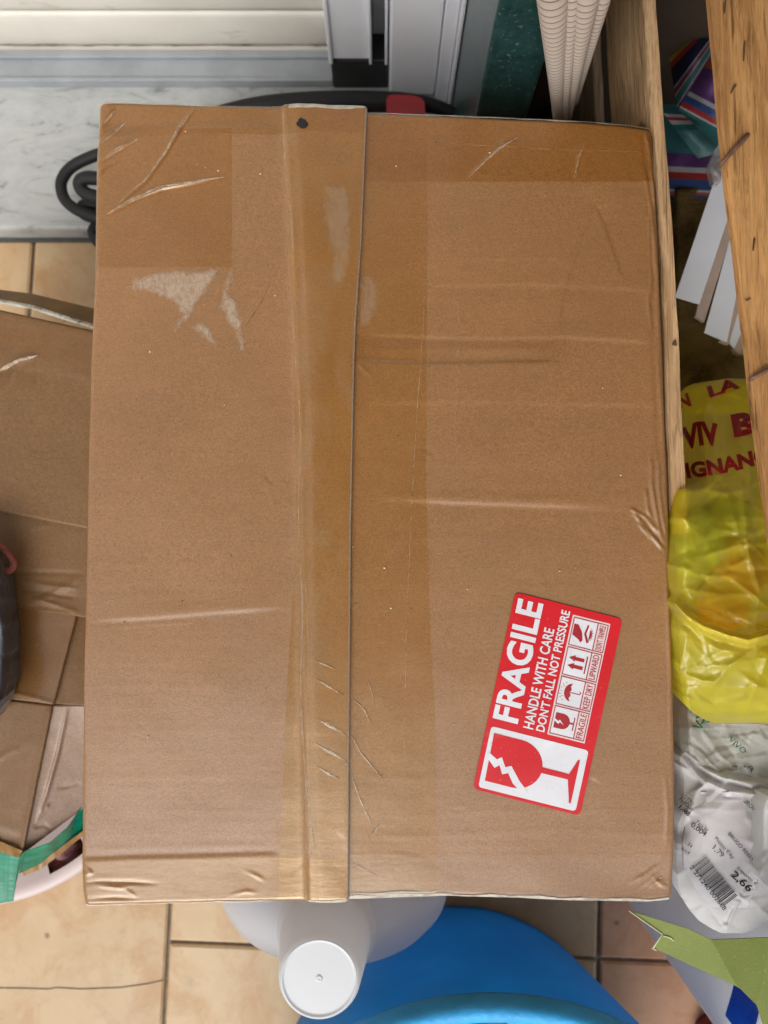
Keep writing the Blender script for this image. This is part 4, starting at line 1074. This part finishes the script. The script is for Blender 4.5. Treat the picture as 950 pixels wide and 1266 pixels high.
# contents seen through the film
def blob(name, px, py, z_, rx, ry, rz, mat, seed, label, cat, amp=.25):
    n, m = 18, 28; W = np.zeros((n, m + 1, 3)); c_ = P(px, py, z_)
    for i in range(n):
        for j in range(m + 1):
            th = math.pi * i / (n - 1); ph = 2 * math.pi * (j % m) / m
            dv = Vector((math.sin(th) * math.cos(ph), math.sin(th) * math.sin(ph), math.cos(th)))
            k = 1 + amp * noise.noise(dv * 2.2 + Vector((seed, 0, 0))) + amp * .5 * noise.noise(dv * 5 + Vector((seed, 3, 0)))
            W[i, j] = c_ + np.array([dv.x * rx * k, dv.y * ry * k, dv.z * rz * k])
    o_ = grid_mesh(name, W, mat); 
    return tag(o_, label, cat)
M_pk = simple('red_fruit_skin', (.50, .06, .03), .35, .35, 60, .1, 300)
M_teal = simple('green_white_wrapper', (.22, .34, .30), .4, .6, 110, .3, 300)
blob('fruit', 912, 705, .266, .016, .018, .014, M_pk, 2, 'red fruit showing through the yellow bag, right of the wrapper', 'fruit', .1)
blob('fruit', 893, 745, .268, .015, .017, .012, simple('pink_fruit_skin', (.58, .16, .10), .4, .3, 60, .1, 300), 6, 'pinkish fruit under the yellow bag just above its handle', 'fruit', .1)
blob('packet', 862, 672, .262, .017, .020, .013, M_teal, 9, 'green and white wrapper inside the yellow bag at its left edge', 'packet', .35)
blob('packet', 898, 640, .248, .015, .012, .014, simple('blue_grey_wrapper', (.22, .32, .34), .4, .5, 110, .3, 300), 12, 'blue grey wrapper inside the yellow bag near its top fold', 'packet', .35)

# thin white bag with green print under the yellow one
M_thin = film_mat('thin_white_film', (.66, .67, .63), (.92, .93, .92), .55, .25, .35, .5)
M_grn_ink = simple('green_bag_print', (.02, .20, .12), .5, .2, 80, 0)
wz = lambda X, Y: .236 + np.interp(Y, [860, 900, 940, 990], [0, .006, .002, -.012]) + .008 * crumple(X, Y, 40, 14, 21, .45) + .005 * crumple(X, Y, 15, 8, 5, .6) - .012 * np.clip((852 - X) / 14, 0, 1)
tb = thing('thin_bag', (float(P(900, 920, 0)[0]), float(P(900, 920, 0)[1]), .17), 'thin white shopping bag with green print below the yellow bag', 'bag')
film('film', [(866, 846, 1010), (880, 840.5, 1010), (905, 839, 1010), (925, 842, 1010), (945, 866, 1010), (960, 890, 1010), (975, 920, 1010)], wz, 80, 70, M_thin, tb, .04)
for s_, x, y, h, an, wd in (('VVV', 850, 878, 12, 48, 30), ('VIVO', 900, 915, 7, 42, 26), ('>', 856, 898, 10, 30, 12)):
    surf_text(s_, x, y, h, an, wd, wz, M_grn_ink, tb, .0022, .01)

# white produce bag with its price label
M_prod = film_mat('white_produce_film', (.76, .76, .76), (.95, .95, .95), .92, .35, .30, .10)
M_paper = simple('label_paper', (.66, .64, .66), .5, .04, 20, .15, 120)
M_print = simple('black_label_print', (.025, .02, .025), .6, .2, 200, 0)
def pz(X, Y):
    z_ = .226 + .016 * np.clip(1 - ((X - 905) / 75) ** 2, -1.2, 1) * np.clip(1 - ((Y - 1040) / 120) ** 2, -.5, 1)
    soft = np.clip((np.hypot((X - 885) / 62, (Y - 1050) / 80) - .55) / .5, 0.10, 1)
    z_ = z_ + .012 * soft * crumple(X, Y, 46, 22, 31, .3) * .6 + .004 * soft * crumple(X, Y, 17, 13, 14, -.3)
    z_ = z_ - .0035 * np.exp(-(((X - 842) / 9) ** 2 + ((Y - 1026) / 11) ** 2))
    for pts in ([(842, 935), (870, 965), (900, 978), (960, 985)], [(844, 915), (862, 945), (890, 962), (950, 970)], [(848, 930), (880, 955), (930, 972)]):
        d, s, tt = polyd(X, Y, pts); z_ = z_ + .004 * np.exp(-(d / 3) ** 2)
    return z_
pb = thing('produce_bag', (float(P(895, 1040, 0)[0]), float(P(895, 1040, 0)[1]), .15), 'white produce bag with a black printed price label and barcode', 'bag')
prow = [(912, 846, 1000), (940, 840, 1000), (965, 846, 1000), (1000, 845, 1000), (1018, 839, 1000), (1040, 837, 1000), (1070, 836, 995), (1095, 838, 985), (1110, 843, 975), (1124, 852, 962), (1138, 864, 950), (1148, 880, 934), (1154, 893, 918)]
film('film', prow, pz, 100, 130, M_prod, pb, .06)
lab = film('price_label', [(978, 858, 944), (1000, 850, 948), (1040, 843, 944), (1075, 845, 940), (1100, 860, 934), (1122, 880, 925)], lambda X, Y: pz(X, Y) + .0006, 60, 80, M_paper, pb, .0008)
def lt(s_, x, y, h, an, wd, bold=.0, shear=0): surf_text(s_, x, y, h, an, wd, pz, M_print, lab, .0016, bold, shear)
lt('ORTOFR', 907, 936, 6.5, 42, 30, .02); lt('P.', 905, 948, 4, 30, 8, .02)
lt('LOTTO', 842.5, 984, 5, 45, 18); lt('PESO kg', 838.5, 990, 6, 42, 22); lt('1,488', 838, 1000, 7, 40, 16, .03)
lt('Tara kg', 859, 1018, 5.5, 38, 19, 0, .2); lt('0,004', 853, 1022, 7.5, 38, 22, .01)
lt('Prezzo €/kg', 882, 1038, 6, 48, 34, 0, .2); lt('1,79', 880, 1050, 7.5, 45, 16, .0)
lt('BRUGO REBESTO', 900, 1032, 4.5, 48, 54); lt('IBROW', 918, 990, 5.5, 45, 22)
lt('Importo €', 910, 1075, 6, 42, 32, 0, .2); lt('2,66', 902, 1084, 11, 42, 31, .02)
lt('2 271240 002668', 852.5, 1073, 5.5, 51.5, 68, .01)
lt(', 34', 846, 1043, 5, 38, 10); lt('euro €', 842, 1050, 4.5, 38, 12)
# bar code: bars in one mesh
V, F = [], []
rb = random.Random(5); c_, s_ = math.cos(math.radians(51)), math.sin(math.radians(51)); u = 0
while u < 62:
    wd = rb.choice((.6, .6, 1.2, 1.8)); k = len(V)
    for i in range(7):
        q = 3 + 21 * i / 6
        for uu in (u, u + wd):
            X_, Y_ = 854 + uu * c_ + q * .80, 1074 + uu * s_ - q * .62
            V.append(P(X_, Y_, pz(np.array([X_]), np.array([Y_]))[0] + .0016).tolist())
    for i in range(6): F.append((k + 2 * i, k + 2 * i + 1, k + 2 * i + 3, k + 2 * i + 2))
    u += wd + rb.choice((.6, .7, 1.1, 1.6))
F = upface(np.array(V), [list(f) for f in F])
mk('barcode', V, F, M_print, lab, smooth=False)
# edge of another white bag
oz = lambda X, Y: .255 + .010 * crumple(X, Y, 16, 40, 44, .1) - .01 * np.clip((945 - X) / 14, 0, 1)
t_ = film('white_bag', [(985, 950, 1000), (1000, 943, 1010), (1030, 936, 1020), (1060, 934, 1020), (1085, 940, 1020), (1098, 950, 1015)], oz, 40, 60, M_prod, None, .05)
tag(t_, 'second white plastic bag at the right edge, overlapping the price label', 'bag')

# green ribbon with forked tail
g = NG('green_ribbon'); n1 = g.noise(g.coord((900, 900, 900)), 1, 3); n2 = g.noise(g.coord((25, 25, 25)), 1, 4)
c = g.ramp(n2, [(.3, (.165, .205, .045)), (.7, (.22, .26, .065))]); c = g.mix(g.ramp(n1, [(.60, 0.0), (.72, .4)]), c, (.40, .44, .20))
M_rib = g.done(g.pbsdf(c, .6, g.bump(n1, .3, .0006), .3))
rb_ = thing('ribbon', (float(P(880, 1200, 0)[0]), float(P(880, 1200, 0)[1]), .24), 'wide olive green ribbon with a forked tail under the produce bag', 'ribbon')
zr = lambda x, y: .262 + .00006 * (x - 780) - .00003 * (y - 1126)
def rpoly(name, pts, dz=0):
    a = [PV(x, y, zr(x, y) + dz) for x, y in pts]
    prism_world(name, a, (0, 0, 1), .0007, M_rib, rb_)
rpoly('tail', [(778, 1126), (850, 1148), (880, 1162), (925, 1190), (925, 1228), (908, 1218), (808, 1172), (819, 1155)])
a = [PV(880, 1162, .275), PV(955, 1159, .292), PV(1040, 1158, .305), PV(1040, 1300, .305), PV(955, 1300, .297), PV(936, 1243, .292), PV(910, 1217, .285)]
prism_world('loop', a, (0, 0, 1), .0007, M_rib, rb_)
M_thr = simple('ribbon_thread', (.55, .56, .35), .7, .1, 50, 0)
for pts in ([(778, 1126), (819, 1155)], [(819, 1155), (808, 1172)], [(806, 1172), (812, 1175)], [(820, 1157), (828, 1159), (833, 1163)]):
    tube('frayed_edge', [PV(x, y, zr(x, y) + .0004) for x, y in pts], .00035, M_thr, rb_, 6, 3)

def milky(name, col, rough=.28, tl=.4):
    g = NG(name); ps = g.pbsdf(col, rough, g.bump(g.noise(g.coord(), 120, 3), .04, .0008), .5)
    t_ = g.n('ShaderNodeBsdfTranslucent'); t_.inputs[0].default_value = col + (1,)
    m_ = g.n('ShaderNodeMixShader'); m_.inputs[0].default_value = tl; g.l(ps, m_.inputs[1]); g.l(t_.outputs[0], m_.inputs[2])
    return g.done(m_.outputs[0])
# white bottle with blue label
M_bot = milky('white_bottle_plastic', (.88, .90, .93), .25, .5)
bx, by = .262, -.272
bo = thing('bottle', (bx, by, 0), 'white plastic bottle with blue label under the green ribbon', 'bottle')
lathe('body', [(.0, .0), (.050, 0), (.056, .004), (.057, .02), (.057, .255), (.055, .268), (.045, .278), (.028, .284), (.02, .286), (.0, .286)], bx, by, M_bot, bo)
M_blu = simple('blue_label_print', (.01, .05, .42), .3, .15, 60, 0)
W = np.zeros((14, 22, 3))
for i, zz in enumerate(np.linspace(.222, .252, 14)):
    for j, a_ in enumerate(np.linspace(math.radians(146), math.radians(182), 22)):
        sh = .006 * math.sin(j / 21 * 3.1)
        W[i, j] = (bx + .0575 * math.cos(a_), by + .0575 * math.sin(a_), zz + sh)
grid_mesh('label', W, M_blu, bo)
M_redcap = simple('dark_red_plastic', (.20, .012, .02), .4, .1, 30, 0)
rc = P(886, 1278, 0)
tag(lathe('lid', [(0, 0), (.02, 0), (.0205, .002), (.0205, .014), (.019, .016), (0, .016)], float(rc[0]), float(rc[1]), M_redcap, seg=32), 'small dark red lid on the floor beside the white bottle', 'lid')

# blue bucket
g = NG('blue_bucket_plastic'); nb_ = g.bump(g.noise(g.coord(), 200, 4), .12, .001); n1 = g.noise(g.coord(), 18, 5)
c = g.ramp(n1, [(.3, (.03, .34, .62)), (.7, (.045, .41, .72))]); ps = g.pbsdf(c, .42, nb_, .3)
tl = g.n('ShaderNodeBsdfTranslucent'); g.l(c, tl.inputs[0]); mx = g.n('ShaderNodeMixShader'); mx.inputs[0].default_value = .5
g.l(ps, mx.inputs[1]); g.l(tl.outputs[0], mx.inputs[2]); M_bucket = g.done(mx.outputs[0])
ccx, ccy, zr_ = .063, -.447, .25
R1, R0 = .194, .142
bk = thing('bucket', (ccx, ccy, 0), 'blue plastic bucket with thick rim below the box', 'bucket')
RB = R1 - .007
lathe('body', [(0, .001), (R0 - .004, .001), (R0, .006), (R0 + (RB - R0) * .5, zr_ * .5), (RB, zr_ - .012), (RB, zr_ - .004), (RB - .004, zr_ - .004), (RB - .006, zr_ - .012), (R0 - .004, .008), (0, .008)], ccx, ccy, M_bucket, bk, 128)
M_rimb = simple('lit_worn_blue_rim', (.045, .40, .82), .5, .14, 60, .4, 240, .4, .0015)  # scuffed rim; daylight on its top is painted in as lighter blue
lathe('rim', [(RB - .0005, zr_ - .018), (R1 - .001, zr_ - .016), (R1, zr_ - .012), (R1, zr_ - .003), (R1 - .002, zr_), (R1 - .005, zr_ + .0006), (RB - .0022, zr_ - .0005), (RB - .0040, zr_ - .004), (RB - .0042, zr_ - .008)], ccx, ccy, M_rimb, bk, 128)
for an in (38, 218):
    a0 = math.radians(an)
    pts = []
    for da, r_ in ((-.16, R1 - .016), (-.10, R1 + .016), (.10, R1 + .016), (.16, R1 - .016)):
        pts.append(Vector((ccx + r_ * math.cos(a0 + da), ccy + r_ * math.sin(a0 + da), zr_ - .022)))
    prism_world('lug', pts, (0, 0, 1), .03, M_bucket, bk)
tube('handle', [(ccx + (R1 + .010) * math.cos(math.radians(38 + d_)) , ccy + (R1 + .010) * math.sin(math.radians(38 + d_)), zr_ - .030 - .03 * math.sin(math.radians(-d_))) for d_ in range(0, -181, -15)], .0035, M_bucket, bk)
# stones and shells lying in the bucket
M_stone = simple('grey_white_stone', (.42, .42, .38), .7, .4, 40, .5, 150)
V, F = [], []
rs = random.Random(3)
for k in range(60):
    a_ = rs.uniform(0, 2 * math.pi); r_ = (R0 - .035) * math.sqrt(rs.random()); c_ = Vector((ccx + r_ * math.cos(a_), ccy + r_ * math.sin(a_), .026 + rs.uniform(0, .012)))
    n, m = 6, 9; k0 = len(V); rad = rs.uniform(.014, .026)
    for i in range(n):
        for j in range(m):
            th = math.pi * i / (n - 1); ph = 2 * math.pi * j / m
            dv = Vector((math.sin(th) * math.cos(ph), math.sin(th) * math.sin(ph), math.cos(th)))
            V.append(c_ + dv * rad * (1 + .35 * noise.noise(dv * 1.6 + Vector((k, 0, 0)))) * 1.0)
    for i in range(n - 1):
        for j in range(m): F.append((k0 + i * m + j, k0 + (i + 1) * m + j, k0 + (i + 1) * m + (j + 1) % m, k0 + i * m + (j + 1) % m))
t_ = stuff(mk('stones', [v[:] for v in V], F, M_stone))
lathe('fill', [(0, .016), (R0 - .004, .014), (R0 - .004, .010)], ccx, ccy, simple('wet_soil', (.09, .06, .035), .9, .3, 60, .5, 200), bk)

# white detergent jug with measuring cap
M_jug = milky('white_jug_plastic', (.88, .89, .91), .3, .5)
jx = float(P(404, 1150, .2)[0]); jy = float(P(404, 1150, .2)[1])
jb = thing('jug', (jx, jy, 0), 'white plastic jug with a frosted measuring cap below the box', 'jug')
W = []
lathe('body', [(0, .001), (.078, .001), (.083, .008), (.0845, .03), (.0845, .11), (.082, .125), (.074, .142), (.060, .160), (.043, .176), (.032, .186), (.027, .190), (.026, .205), (0, .205)], jx - .0005, jy - .012 + .004, M_jug, jb, 96, 1, .60)
M_cap = milky('frosted_cap_plastic', (.90, .90, .90), .3, .55)
cz0, cz1 = .200, .256
lathe('cap_wall', [(.0285, cz0 - .004), (.0308, cz0 - .004), (.0314, cz0), (.0310, cz0 + .004), (.0285, cz0 + .006), (.0275, cz0 + .016), (.0232, cz1 - .003), (.0222, cz1 - .0006), (.0212, cz1)], jx, jy, M_cap, jb)
lathe('cap_top', [(.0213, cz1 - .0002), (.0211, cz1 + .0003), (.0206, cz1 + .0003), (.0203, cz1 - .0004), (.0200, cz1 - .0006), (.0190, cz1 - .0006), (.015, cz1 - .0006), (.008, cz1 - .0006), (.0024, cz1 - .0006), (.0020, cz1 - .0006), (.0016, cz1 - .0001), (.0012, cz1 + .0002), (.0006, cz1), (0, cz1 - .0002)], jx, jy, milky('cap_top_plastic', (.74, .77, .80), .3, .3), jb)

# ================================================================== LEFT: SECOND CARTON, TUB, BAG, HOSE
ZL = .17
car2 = thing('cardboard_box', (float(P(-60, 720, 0)[0]), float(P(-60, 720, 0)[1]), .098), 'worn second cardboard box with green tape at the left edge', 'box')
def panel(name, quad, zq, mat, n=70, rel=None, parent=None, th=.003):
    t_ = np.linspace(0, 1, n); TT, SS = np.meshgrid(t_, t_, indexing='ij'); q = [np.array(p, float) for p in quad]
    px = (q[0][0] * (1 - SS) + q[1][0] * SS) * (1 - TT) + (q[3][0] * (1 - SS) + q[2][0] * SS) * TT
    py = (q[0][1] * (1 - SS) + q[1][1] * SS) * (1 - TT) + (q[3][1] * (1 - SS) + q[2][1] * SS) * TT
    zz = (zq[0] * (1 - SS) + zq[1] * SS) * (1 - TT) + (zq[3] * (1 - SS) + zq[2] * SS) * TT
    zz = zz + .6 * mm * fbm(px / 40, py / 40, 3)
    if rel is not None: zz = zz + rel(px, py)
    W = P(px, py, zz)
    e0 = W[:, :1].copy(); e1 = W[:, -1:].copy(); e0[..., 2] -= th; e1[..., 2] -= th
    W = np.concatenate([e0, W, e1], 1); f0 = W[:1].copy(); f1 = W[-1:].copy(); f0[..., 2] -= th; f1[..., 2] -= th
    W = np.concatenate([f0, W, f1], 0)
    return grid_mesh(name, W, mat, parent or car2)
rA = lambda X, Y: ridge(X, Y, [(0, 398), (60, 405), (115, 416)], 3, .5 * mm, 0) + ridge(X, Y, [(0, 455), (20, 445), (48, 438)], 3, 1.5 * mm) + fold(X, Y, [(-60, 440), (120, 470)], 3, .3 * mm, 20) + ridge(X, Y, [(53, 400), (50, 445)], 2.5, .5 * mm)
panel('top_flap', [(-140, 352), (135, 413), (125, 657), (-140, 605)], [ZL + .004] * 4, M_kraft2, rel=rA)
def rB(X, Y):
    h = 0 * X
    for pts, a in (([(-20, 706), (40, 708), (105, 709)], -.8), ([(20, 716), (60, 724), (100, 728)], .9), ([(20, 728), (60, 733), (100, 740)], -.9), ([(28, 748), (60, 738), (85, 722), (102, 712)], 1.0), ([(40, 740), (70, 748), (96, 757)], 1.2), ([(30, 757), (60, 757)], .5), ([(35, 655), (60, 648)], .6)):
        h = h + ridge(X, Y, pts, 3, a * mm)
    return h
panel('middle_panel', [(-140, 600), (122, 650), (112, 764), (-140, 730)], [ZL] * 4, M_kraft2, rel=rB)
panel('middle_panel', [(-140, 729), (95.5, 757), (66, 871), (-140, 845)], [ZL - .001, ZL, ZL, ZL - .001], M_kraft2, rel=lambda X, Y: ridge(X, Y, [(10, 855), (40, 862), (66, 870)], 3, .8 * mm, .05))
rD = lambda X, Y: ridge(X, Y, [(-10, 945), (10, 930), (25, 925)], 2.5, .5 * mm) + fold(X, Y, [(-20, 1020), (30, 1035)], 3, .6 * mm, 14) + ridge(X, Y, [(62, 880), (45, 960), (28, 1050)], 3, .8 * mm, 0)
panel('lower_panel', [(-140, 848), (65, 872), (27, 1058), (-140, 1040)], [ZL, ZL - .001, ZL - .003, ZL - .003], M_kraft2, rel=rD)
M_kraft3 = cardboard('kraft_side_lit', (.36, .235, .16))  # lit side flap: the light on it is put into a paler kraft
rS = lambda X, Y: ridge(X, Y, [(84, 873), (72, 930), (58, 980), (44, 1020)], 2.6, 1.6 * mm) + ridge(X, Y, [(70, 975), (100, 968)], 2, -.8 * mm) + ridge(X, Y, [(40, 1022), (55, 1020), (65, 1028), (75, 1027)], 2.2, -1.2 * mm) + ridge(X, Y, [(50, 1005), (62, 995)], 2, .8 * mm)
panel('side_panel', [(66, 872), (122, 872), (122, 985), (28, 1056)], [ZL - .003, ZL - .012, ZL - .030, ZL - .006], M_kraft3, rel=rS)
panel('side_panel', [(97, 757), (120, 757), (118, 872), (67, 871)], [ZL - .004, ZL - .010, ZL - .010, ZL - .004], M_kraft2)
# walls of the second carton (shallow tray resting on the tub)
for pts in ([(-140, 352), (135, 413)],):
    a0, a1 = P(*pts[0], ZL + .002), P(*pts[1], ZL + .002)
    W = np.stack([np.stack([a0, a1]), np.stack([a0, a1]) * np.array([1, 1, 0]) + np.array([0, 0, .10])])
    grid_mesh('back_wall', W[::-1], M_kraft2, car2, smooth=False)
# raised taped back edge
edge_t = [(-140, 322), (0, 358), (40, 363), (115, 381), (150, 390)]; edge_b = [(-140, 338), (0, 373), (40, 380), (80, 393), (113, 403), (150, 412)]
tt = np.linspace(0, 1, 60)
def pl_(pts):
    a = np.array(pts, float); xx = np.linspace(-140, 150, len(tt)); return xx, np.interp(xx, a[:, 0], a[:, 1])
(tx, ty), (ux, uy) = pl_(edge_t), pl_(edge_b)
W = np.stack([P(tx, ty, ZL - .030), P(tx * .6 + ux * .4, ty * .6 + uy * .4, ZL - .012 + .002 * fbm(tx / 12, ty / 12, 2)), P(ux, uy - 3, ZL + .001), P(ux, uy, ZL + .0075)], 1)
bt = grid_mesh('back_edge', W, simple('brown_taped_edge', (.16, .085, .020), .6, .3, 60, .2, 300, .25), car2)
W = np.stack([P(ux, uy - 3.2, ZL + .0078), P(ux, uy - .5, ZL + .0090), P(ux, uy + 2.5, ZL + .0075)], 1)
grid_mesh('tape_ridge', W, residue_mat('grey_tape_edge', (.42, .42, .36), .3, .6, 120, .9), car2)
def tape2(quad, mat, dz, n=20):
    t_ = np.linspace(0, 1, n); TT, SS = np.meshgrid(t_, t_, indexing='ij'); q = [np.array(p, float) for p in quad]
    px = (q[0][0] * (1 - SS) + q[1][0] * SS) * (1 - TT) + (q[3][0] * (1 - SS) + q[2][0] * SS) * TT
    py = (q[0][1] * (1 - SS) + q[1][1] * SS) * (1 - TT) + (q[3][1] * (1 - SS) + q[2][1] * SS) * TT
    grid_mesh('tape_strip', P(px, py, dz + .0006 * fbm(px / 40, py / 40, 3)), mat, car2)
tape2([(-60, 376), (122, 414), (122, 458), (-60, 420)], M_tape, ZL + .0053)
tape2([(-60, 452), (44, 462), (40, 482), (-60, 468)], M_tape, ZL + .0056)
tape2([(-60, 745), (95, 757), (66, 869), (-60, 850)], M_tape, ZL + .0015)
# glints on the lifted film, painted as a pale patch
a = [(-4, 460), (6, 452), (12, 449), (22, 444), (34, 441), (47, 439), (40, 443), (26, 446), (15, 452), (7, 457)]
prism_world('loose_film_glint', [PV(x, y, ZL + .0072) for x, y in a], (0, 0, 1), .0004, M_wrinkle, car2)
# green tape along its lower edge
g = NG('green_tape'); n1 = g.noise(g.coord((40, 220, 60), rot=(0, 0, .6)), 1, 5, .6, .8)
c = g.ramp(n1, [(.3, (.0, .13, .065)), (.6, (.0, .21, .115)), (.8, (.05, .33, .21))])
M_gt = g.done(g.pbsdf(c, .22, g.bump(n1, .4, .002), .6))
def strip(name, pa, pb_, za, zb_, mat, n=40, ky=5, parent=None, amp=.0012):
    tt = np.linspace(0, 1, n)
    def pl(pts):
        a = np.array(pts, float); return np.interp(tt, np.linspace(0, 1, len(a)), a[:, 0]), np.interp(tt, np.linspace(0, 1, len(a)), a[:, 1])
    (ax, ay), (bx_, by_) = pl(pa), pl(pb_); rows = []
    for k in np.linspace(0, 1, ky):
        x, y = ax * (1 - k) + bx_ * k, ay * (1 - k) + by_ * k
        zz = np.interp(tt, np.linspace(0, 1, len(za)), za) * (1 - k) + np.interp(tt, np.linspace(0, 1, len(zb_)), zb_) * k
        rows.append(P(x, y, zz + amp * fbm(x / 8, y / 20, 3)))
    return grid_mesh(name, np.stack(rows, 1), mat, parent or car2)
strip('green_tape', [(-60, 1046), (0, 1052), (25, 1060)], [(-60, 1112), (0, 1117), (17, 1114)], [ZL, ZL], [ZL - .02, ZL - .02], M_gt)
strip('green_tape', [(31, 1052), (62, 1041), (84, 1022), (100, 998), (118, 975)], [(24, 1080), (50, 1068), (80, 1045), (100, 1033), (118, 1015)], [ZL - .002, ZL - .010, ZL - .022, ZL - .03], [ZL - .014, ZL - .02, ZL - .03, ZL - .036], M_gt)
strip('green_tape', [(24, 1058), (32, 1052)], [(16, 1115), (20, 1090)], [ZL + .001, ZL], [ZL - .018, ZL - .012], M_gt)
M_och = simple('ochre_tape', (.36, .20, .07), .4, .2, 60, .2)
strip('brown_tape', [(-60, 1034), (0, 1040), (28, 1052)], [(-60, 1047), (0, 1053), (25, 1061)], [ZL - .0005] * 2, [ZL + .0005] * 2, M_och)
strip('brown_tape', [(28, 1078), (50, 1067), (80, 1044), (110, 1022)], [(30, 1083), (52, 1074), (82, 1050), (110, 1028)], [ZL - .015, ZL - .02, ZL - .03], [ZL - .017, ZL - .022, ZL - .032], M_och)
prism_world('tray', [PV(-140, 380, ZL - .02), PV(60, 420, ZL - .02), PV(55, 900, ZL - .02), PV(10, 1030, ZL - .02), PV(-140, 1010, ZL - .02)], (0, 0, 1), .05, M_kraft2, car2)

# pale pink tub with slot handle
M_tub = simple('pale_pink_plastic', (.58, .46, .44), .35, .05, 12, .05, 150)
zt = .095
ctr = P(-30, 880, zt); e1 = P(0, 1119, zt); Rt = math.dist(ctr[:2], e1[:2])
tub = thing('tub', (float(ctr[0]), float(ctr[1]), 0), 'pale pink plastic tub with a slotted handle under the green taped box', 'tub')
seg = 180; aa = np.linspace(0, 2 * math.pi, seg + 1)
prof = [(.72, .002), (.74, .006), (.80, .03), (.86, .055), (.905, .072), (.93, .080), (.985, .094), (1.0, .095), (1.004, .092), (1.0, .086)]
W = np.array([[(ctr[0] + r * Rt * math.cos(a_), ctr[1] + r * Rt * math.sin(a_), z_) for a_ in aa] for r, z_ in prof])
# rim broad and flat with a slot cut through it
def ang(px, py): q = P(px, py, zt); return math.atan2(q[1] - ctr[1], q[0] - ctr[0])
rimp = [(.72, .080), (.80, .086), (.83, .0885), (.86, .090), (.93, .0935), (.985, .095), (1.0, .0935), (1.003, .089)]
W = np.array([[(ctr[0] + r * Rt * math.cos(a_), ctr[1] + r * Rt * math.sin(a_), z_) for a_ in aa] for r, z_ in rimp])
s0, s1 = ang(66, 1090), ang(112, 1062)
V = W.reshape(-1, 3); F = []
for i in range(len(rimp) - 1):
    for j in range(seg):
        am = ((aa[j] + aa[j + 1]) / 2 + math.pi) % (2 * math.pi) - math.pi
        if s0 < am < s1 and 2 <= i <= 3: continue
        b = i * (seg + 1) + j; F.append((b, b + 1, b + seg + 2, b + seg + 1))
mk('rim', V, F, M_tub, tub)
lathe('wall', [(0, .002), (.64 * Rt, .002), (.70 * Rt, .079), (.72 * Rt, .0795), (.72 * Rt, .077)], float(ctr[0]), float(ctr[1]), M_tub, tub)
lathe('skirt', [(1.0 * Rt, .0885), (.95 * Rt, .03), (.93 * Rt, .002)], float(ctr[0]), float(ctr[1]), M_tub, tub)
blob('cloth', 84, 1052, .066, .018, .014, .018, simple('pink_cloth', (.62, .30, .30), .8, .25, 60, .3), 15, 'pink cloth showing through the slot of the pale tub', 'cloth', .3)

# dark plastic sack on the second box, with pink cord
M_sackd = film_mat('dark_grey_film', (.10, .108, .13), (.3, .3, .3), .96, .32, .05, .45)
t_ = film('dark_bag', [(668, -120, -20), (690, -120, -8), (720, -120, -3), (760, -120, 1), (790, -120, 5), (808, -120, 7), (812, -120, 4), (850, -120, 2), (880, -120, -5), (900, -120, -16)],
          lambda X, Y: .205 + .012 * crumple(X, Y, 22, 60, 51, .1) - .020 * np.clip((X + 6) / 26, 0, 1) ** 2, 60, 90, M_sackd, None, .03)
tag(t_, 'dark grey plastic sack resting on the second box at the left edge', 'bag')
M_cord = simple('dusty_pink_cord', (.30, .09, .07), .8, .3, 300, .5, 900)
tag(tube('cord', [PV(-30, 640, .19), PV(-8, 668, .188), PV(6, 680, .186), PV(16, 692, .184), PV(17, 700, .183), PV(10, 706, .184), PV(-4, 700, .19)], .0022, M_cord), 'dusty pink cord looped by the dark sack', 'cord')

# black hose with red clip behind the box
M_rub = simple('black_rubber', (.011, .011, .012), .62, .3, 300, .3, 500, .4)
hose = thing('hose', (float(P(300, 190, 0)[0]), float(P(300, 190, 0)[1]), .021), 'black rubber hose looped behind the box with a red clip', 'hose')
tube('loop', [PV(x, y, z_) for x, y, z_ in ((210, 215, .05), (160, 196, .05), (130, 190, .05), (106, 197, .048), (86, 209, .046), (76, 226, .044), (79, 244, .042), (90, 256, .042), (106, 264, .042), (130, 270, .042), (180, 270, .04))], .0050, M_rub, hose)
tube('loop', [PV(x, y, z_) for x, y, z_ in ((180, 240, .06), (135, 224, .06), (113, 220, .06), (102, 222, .058), (99, 229, .056), (105, 238, .055), (120, 244, .055), (150, 250, .055))], .0058, M_rub, hose)
tube('loop', [PV(x, y, z_) for x, y, z_ in ((180, 252, .034), (125, 252, .034), (104, 256, .034), (110, 266, .034), (150, 270, .034))], .0062, M_rub, hose)
tube('loop', [PV(x, y, z_) for x, y, z_ in ((170, 270, .03), (128, 276, .03), (116, 284, .03), (118, 294, .03), (130, 304, .03), (170, 310, .03))], .0050, M_rub, hose)
tube('grip', [PV(x, y, z_) for x, y, z_ in ((230, 150, .045), (300, 134, .05), (360, 128, .055), (430, 126, .058), (500, 127, .058), (545, 134, .055), (600, 160, .05))], .006, M_rub, hose, 18, 8, taper=lambda f: .0045 + .0045 * math.sin(math.pi * min(1, f * 1.1)))
M_clip = simple('red_plastic', (.36, .012, .018), .35, .1, 30, .05)
a = [PV(x, y, .072) for x, y in ((478, 122), (481, 118), (488, 116.5), (512, 118), (521, 121), (525, 126), (527, 152), (478, 152))]
prism_world('clip', a, (0, 0, 1), .022, M_clip, hose)

for o in bpy.data.objects:
    if '_org' in o: del o['_org']
